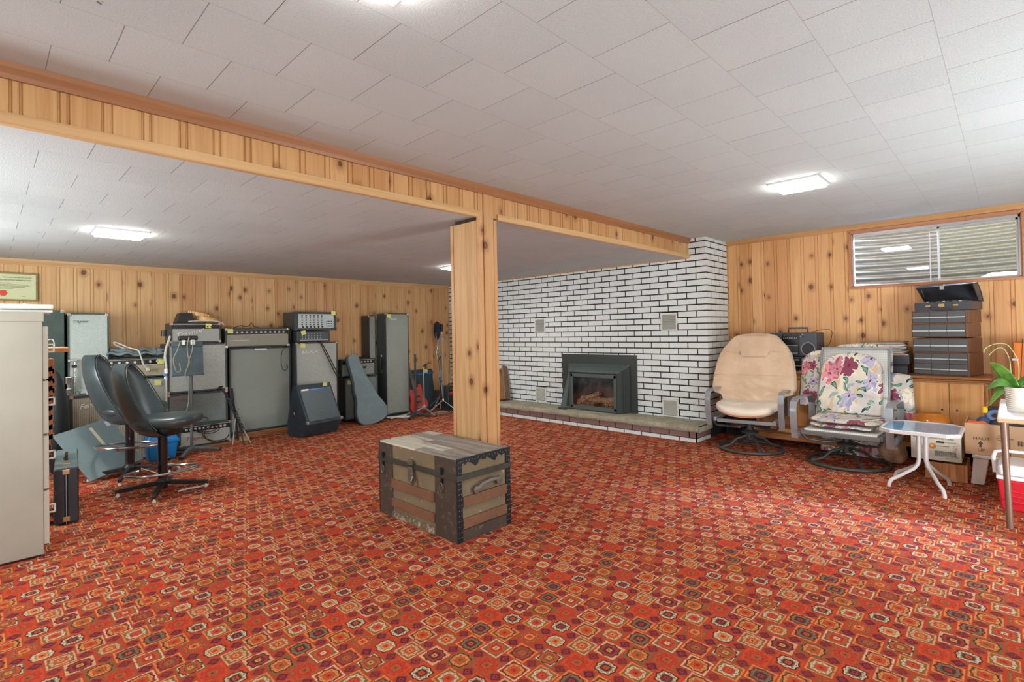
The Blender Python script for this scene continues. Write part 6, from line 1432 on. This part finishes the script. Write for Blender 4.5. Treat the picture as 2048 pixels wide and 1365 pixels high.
b = B(); b.prism([(.185, .265), (.169, .265), (.169, .29), (.160, .29), (.177, .311), (.194, .29), (.185, .29)], kx0-.0012, kx0+.001, 'x'); put(b, 'arrow', pk, t)
b = B()
for k in range(18): b.box(kx0-.0012, kx0+.001, -.02-.0052*k, -.02-.0052*k+.0016+.0012*((k*5) % 3), .30, .335)
put(b, 'barcode', pk, t)
tag(B().box(kx0+.03, kx0+.12, .16, .245, .22, .442, None).prism([(.25, .44), (.16, .455), (.12, .43), (.25, .38)], kx0+.02, kx0+.03, 'x').build('orange_folder', plain('orange_card', sr(232, 106, 48), .6), bevel=.001), 'orange folder standing in the left corner of the cardboard box', 'folder')
def blob(cx, cy, cz, rx, ry, rz_, a=.1, n=4): 
    return B().grid(lambda u, v: (cx+rx*math.sin(PI*v)*math.cos(2*PI*u)*(1+a*math.sin(n*2*PI*u+5*v)), cy+ry*math.sin(PI*v)*math.sin(2*PI*u)*(1+a*math.cos(3*2*PI*u)), cz-rz_*math.cos(PI*v)), 28, 14, cu=True)
tag(blob(5.20, .165, .425, .05, .04, .05, .04).build('baseball_hat', plain('cap_navy', sr(58, 74, 106), .7), smooth=True), 'navy blue cloth hat beside the orange folder in the cardboard box', 'hat')
tag(blob(5.24, .0, .40, .11, .14, .085, .12, 5).build('tool_pouch', plain('pouch_black', sr(46, 46, 46), .6), smooth=True), 'black tool pouch heaped in the middle of the cardboard box', 'pouch')
t = thing('caulking_tool', 'yellow and black hand tool lying on the pouch in the cardboard box', 'tool', (5.25, .11, .50))
b = B(); b.box(5.20, 5.29, .135, .165, .50, .545); put(b, 'yellow_grip', plain('tool_yellow', sr(240, 190, 20), .4), t, bevel=.006); b = B(); b.box(5.205, 5.285, .02, .135, .515, .548); put(b, 'black_body', black_p, t, bevel=.008)
tag(B().tube([(5.21+.012*k/20, .085+.05*math.cos(2*PI*k/18), .485+.033*math.sin(2*PI*k/18)) for k in range(19)], .017, 10).build('blue_hose', plain('hose_blue', sr(84, 112, 150), .5), smooth=True), 'curled blue hose resting on the black pouch in the cardboard box', 'hose')
# cooler
t = thing('cooler_box', 'red picnic cooler with white lid and handle on the carpet behind the folding table leg', 'cooler', (4.60, -.10, 0))
rdp = plain('cooler_red', sr(210, 36, 52), .35); wl_ = plain('cooler_white', sr(232, 232, 232), .4)
b = B(); b.add([(4.455, .066, 0), (4.74, .066, 0), (4.74, -.30, 0), (4.455, -.30, 0), (4.44, .084, .192), (4.76, .084, .192), (4.76, -.31, .192), (4.44, -.31, .192)], [(0, 3, 2, 1), (4, 5, 6, 7), (0, 1, 5, 4), (1, 2, 6, 5), (2, 3, 7, 6), (3, 0, 4, 7)]); put(b, 'body', rdp, t, bevel=.012, seg=3)
b = B()
for k in range(3): b.tube([(4.447-.002*k, .05, .13-.03*k), (4.446, -.05, .115-.03*k), (4.446, -.2, .10-.03*k)], .004, 6)
put(b, 'wave_ribs', rdp, t, smooth=True); put(B().box(4.444, 4.45, -.02, .03, .045, .07), 'badge', plain('cooler_badge', sr(186, 28, 44), .3), t, bevel=.002)
put(B().box(4.435, 4.765, -.315, .088, .193, .215), 'rim', wl_, t, bevel=.006); put(B().box(4.445, 4.755, -.31, .078, .215, .285), 'lid', wl_, t, bevel=.02, seg=3)
put(B().tube([(4.60, .095, .20), (4.60, .10, .30), (4.60, .09, .335), (4.60, .06, .345), (4.60, -.27, .345), (4.60, -.31, .335), (4.60, -.32, .30), (4.60, -.32, .2)], .011, 10), 'handle', wl_, t, smooth=True)
# folding table and orchid
t = thing('folding_table', 'white topped folding table with thin brown legs, holding the orchid', 'table', (4.55, -.35, 0))
bl_ = plain('leg_brown', sr(126, 98, 84), .45, .3)
put(B().box(4.12, 5.02, -.75, .062, .612, .636), 'table_top', plain('table_white', sr(232, 228, 224), .45), t, bevel=.004); put(B().box(4.112, 5.028, -.758, .07, .592, .618), 'wooden_edge', wood('table_edge', sr(190, 146, 104), sr(216, 176, 134), 1), t, bevel=.008)
for xx, yy in ((4.125, .042), (4.97, .042), (4.125, -.72), (4.97, -.72)):
    sg = -1 if xx < 4.5 else 1
    put(B().tube([(xx, yy, .595), (xx+sg*.05, yy-.014, .0)], .0155, 10), 'leg', bl_, t, smooth=True)
put(B().tube([(4.13, .045, .54), (4.21, .02, .595)], .006, 6), 'brace', bl_, t, smooth=True)
t = thing('orchid', 'potted orchid with bare arching stems in a white ribbed pot on the folding table', 'plant', (4.31, -.02, .637))
b = B(); pf = [(.0, 0), (.044, 0)]+[(.046+.013*k/14+.0018*(k % 2), .004+.146*k/14) for k in range(15)]+[(.052, .15), (.050, .12), (0, .12)]
b.lathe(pf, n=36, cap=False)
pt = Mat('ribbed_pot', .5, sr(228, 220, 206)); x, y, z = pt.pos('obj'); pt.bump(((z*520.+(x*50.).sin()*2.+(y*60.).sin()*2.).sin()), .7, .004)
b.build('pot', pt.m, t, smooth=True); B().lathe([(0, .124), (.05, .124)], n=24, cap=False).build('bark_mix', plain('bark_mix', sr(90, 70, 50), .9), t)
leafm = Mat('orchid_leaf', .3, spec=.5); x, y, z = leafm.pos('obj'); leafm.color(leafm.mix(leafm.noise(leafm.xyz(x, y, z), 14, 3).step(.3, .7), sr(52, 98, 30), sr(98, 146, 58))); leafm = leafm.m
def leaf(tip, w_, droop, sidev=(1, 0, 0), base=(0, 0, .135), curl=.012):
    b0, tp = Vector(base), Vector(tip); sd = Vector(sidev).normalized()
    def g(u, v):
        c = b0.lerp(tp, v)+Vector((0, 0, droop*math.sin(PI*v))); ww = w_*(math.sin(PI*min(1, .10+v*.90)**.8)**.75); s = u*2-1
        return c+sd*s*ww+Vector((0, 0, 1))*curl*(s*s)*-1
    return B().grid(g, 9, 16).build('leaf', leafm, t, smooth=True, thick=.0025)
leaf((-.02, .118, .30), .034, .02, (.35, .5, -.55), curl=0)
leaf((-.02, .135, .13), .030, .045, (.5, .2, .9), curl=0); leaf((-.03, .125, .03), .030, .05, (.5, .3, .8), (0, .02, .13), 0)
leaf((.04, .10, .235), .016, .0, (1, .3, .2)); leaf((-.03, -.07, .21), .034, .05, (.3, .6, -.6), curl=0); leaf((.06, -.10, .15), .03, .05, (1, .2, 0)); leaf((.08, .03, .20), .028, .03, (.3, 1, 0))
stm = plain('orchid_stem', sr(170, 180, 120), .5); 
for k, pts in enumerate([[(0, .0, .13), (.0, -.01, .25), (.0, .0, .33), (0, .03, .395), (0, .06, .412), (0, .10, .405), (0, .135, .38), (0, .143, .355)], [(.01, .02, .13), (.01, .025, .25), (.01, .03, .32), (.01, .05, .375), (.01, .075, .385), (.01, .10, .365), (.01, .118, .34)]]):
    b = cable(pts, .0022, None, None)
    for i in range(2, len(pts)): b.lathe([(0, -.004), (.004, 0), (0, .004)], pts[i], 8, cap=False)
    b.build('flower_stem', stm, t, smooth=True)
B().tube([(0, -.012, .12), (.002, -.03, .44)], .002, 6).build('support_stick', black_p, t); B().cbox((0, .005, .315), (.012, .028, .014)).build('stem_clip', plain('clip', sr(140, 160, 180), .3), t, bevel=.003)
tag(B().box(4.20, 4.265, -.02, .045, .6365, .6385).build('paper_note', plain('paper_lilac', sr(226, 224, 236), .6)), 'small white paper lying on the folding table in front of the orchid pot', 'paper')
tag(B().box(5.72, 5.95, -.30, -.012, 0, 1.012).build('orange_chest', wood('orange_wood', sr(206, 104, 28), sr(232, 132, 44), 2), bevel=.006), 'bright orange wooden chest at the right edge behind the orchid', 'chest')

# the cassette cabinets and the portable radio stand turned a little towards the fireplace
def turn(names, px, py, a, test):
    R = Matrix.Rotation(a, 3, 'Z'); P0 = Vector((px, py, 0))
    for o in list(COL.objects):
        if o.parent is None and o.name.split('.')[0] in names and test(o):
            l = Vector(o.location); q = R@(l-P0)+P0; o.location = (q.x, q.y, l.z); o.rotation_euler[2] += a
turn({'cassette_cabinet', 'cassette_case', 'cassette', 'cassette_layer'}, 5.74, .42, -math.radians(14), lambda o: True)
turn({'portable_radio', 'cassette_deck'}, 5.75, 1.55, -math.radians(9), lambda o: True)
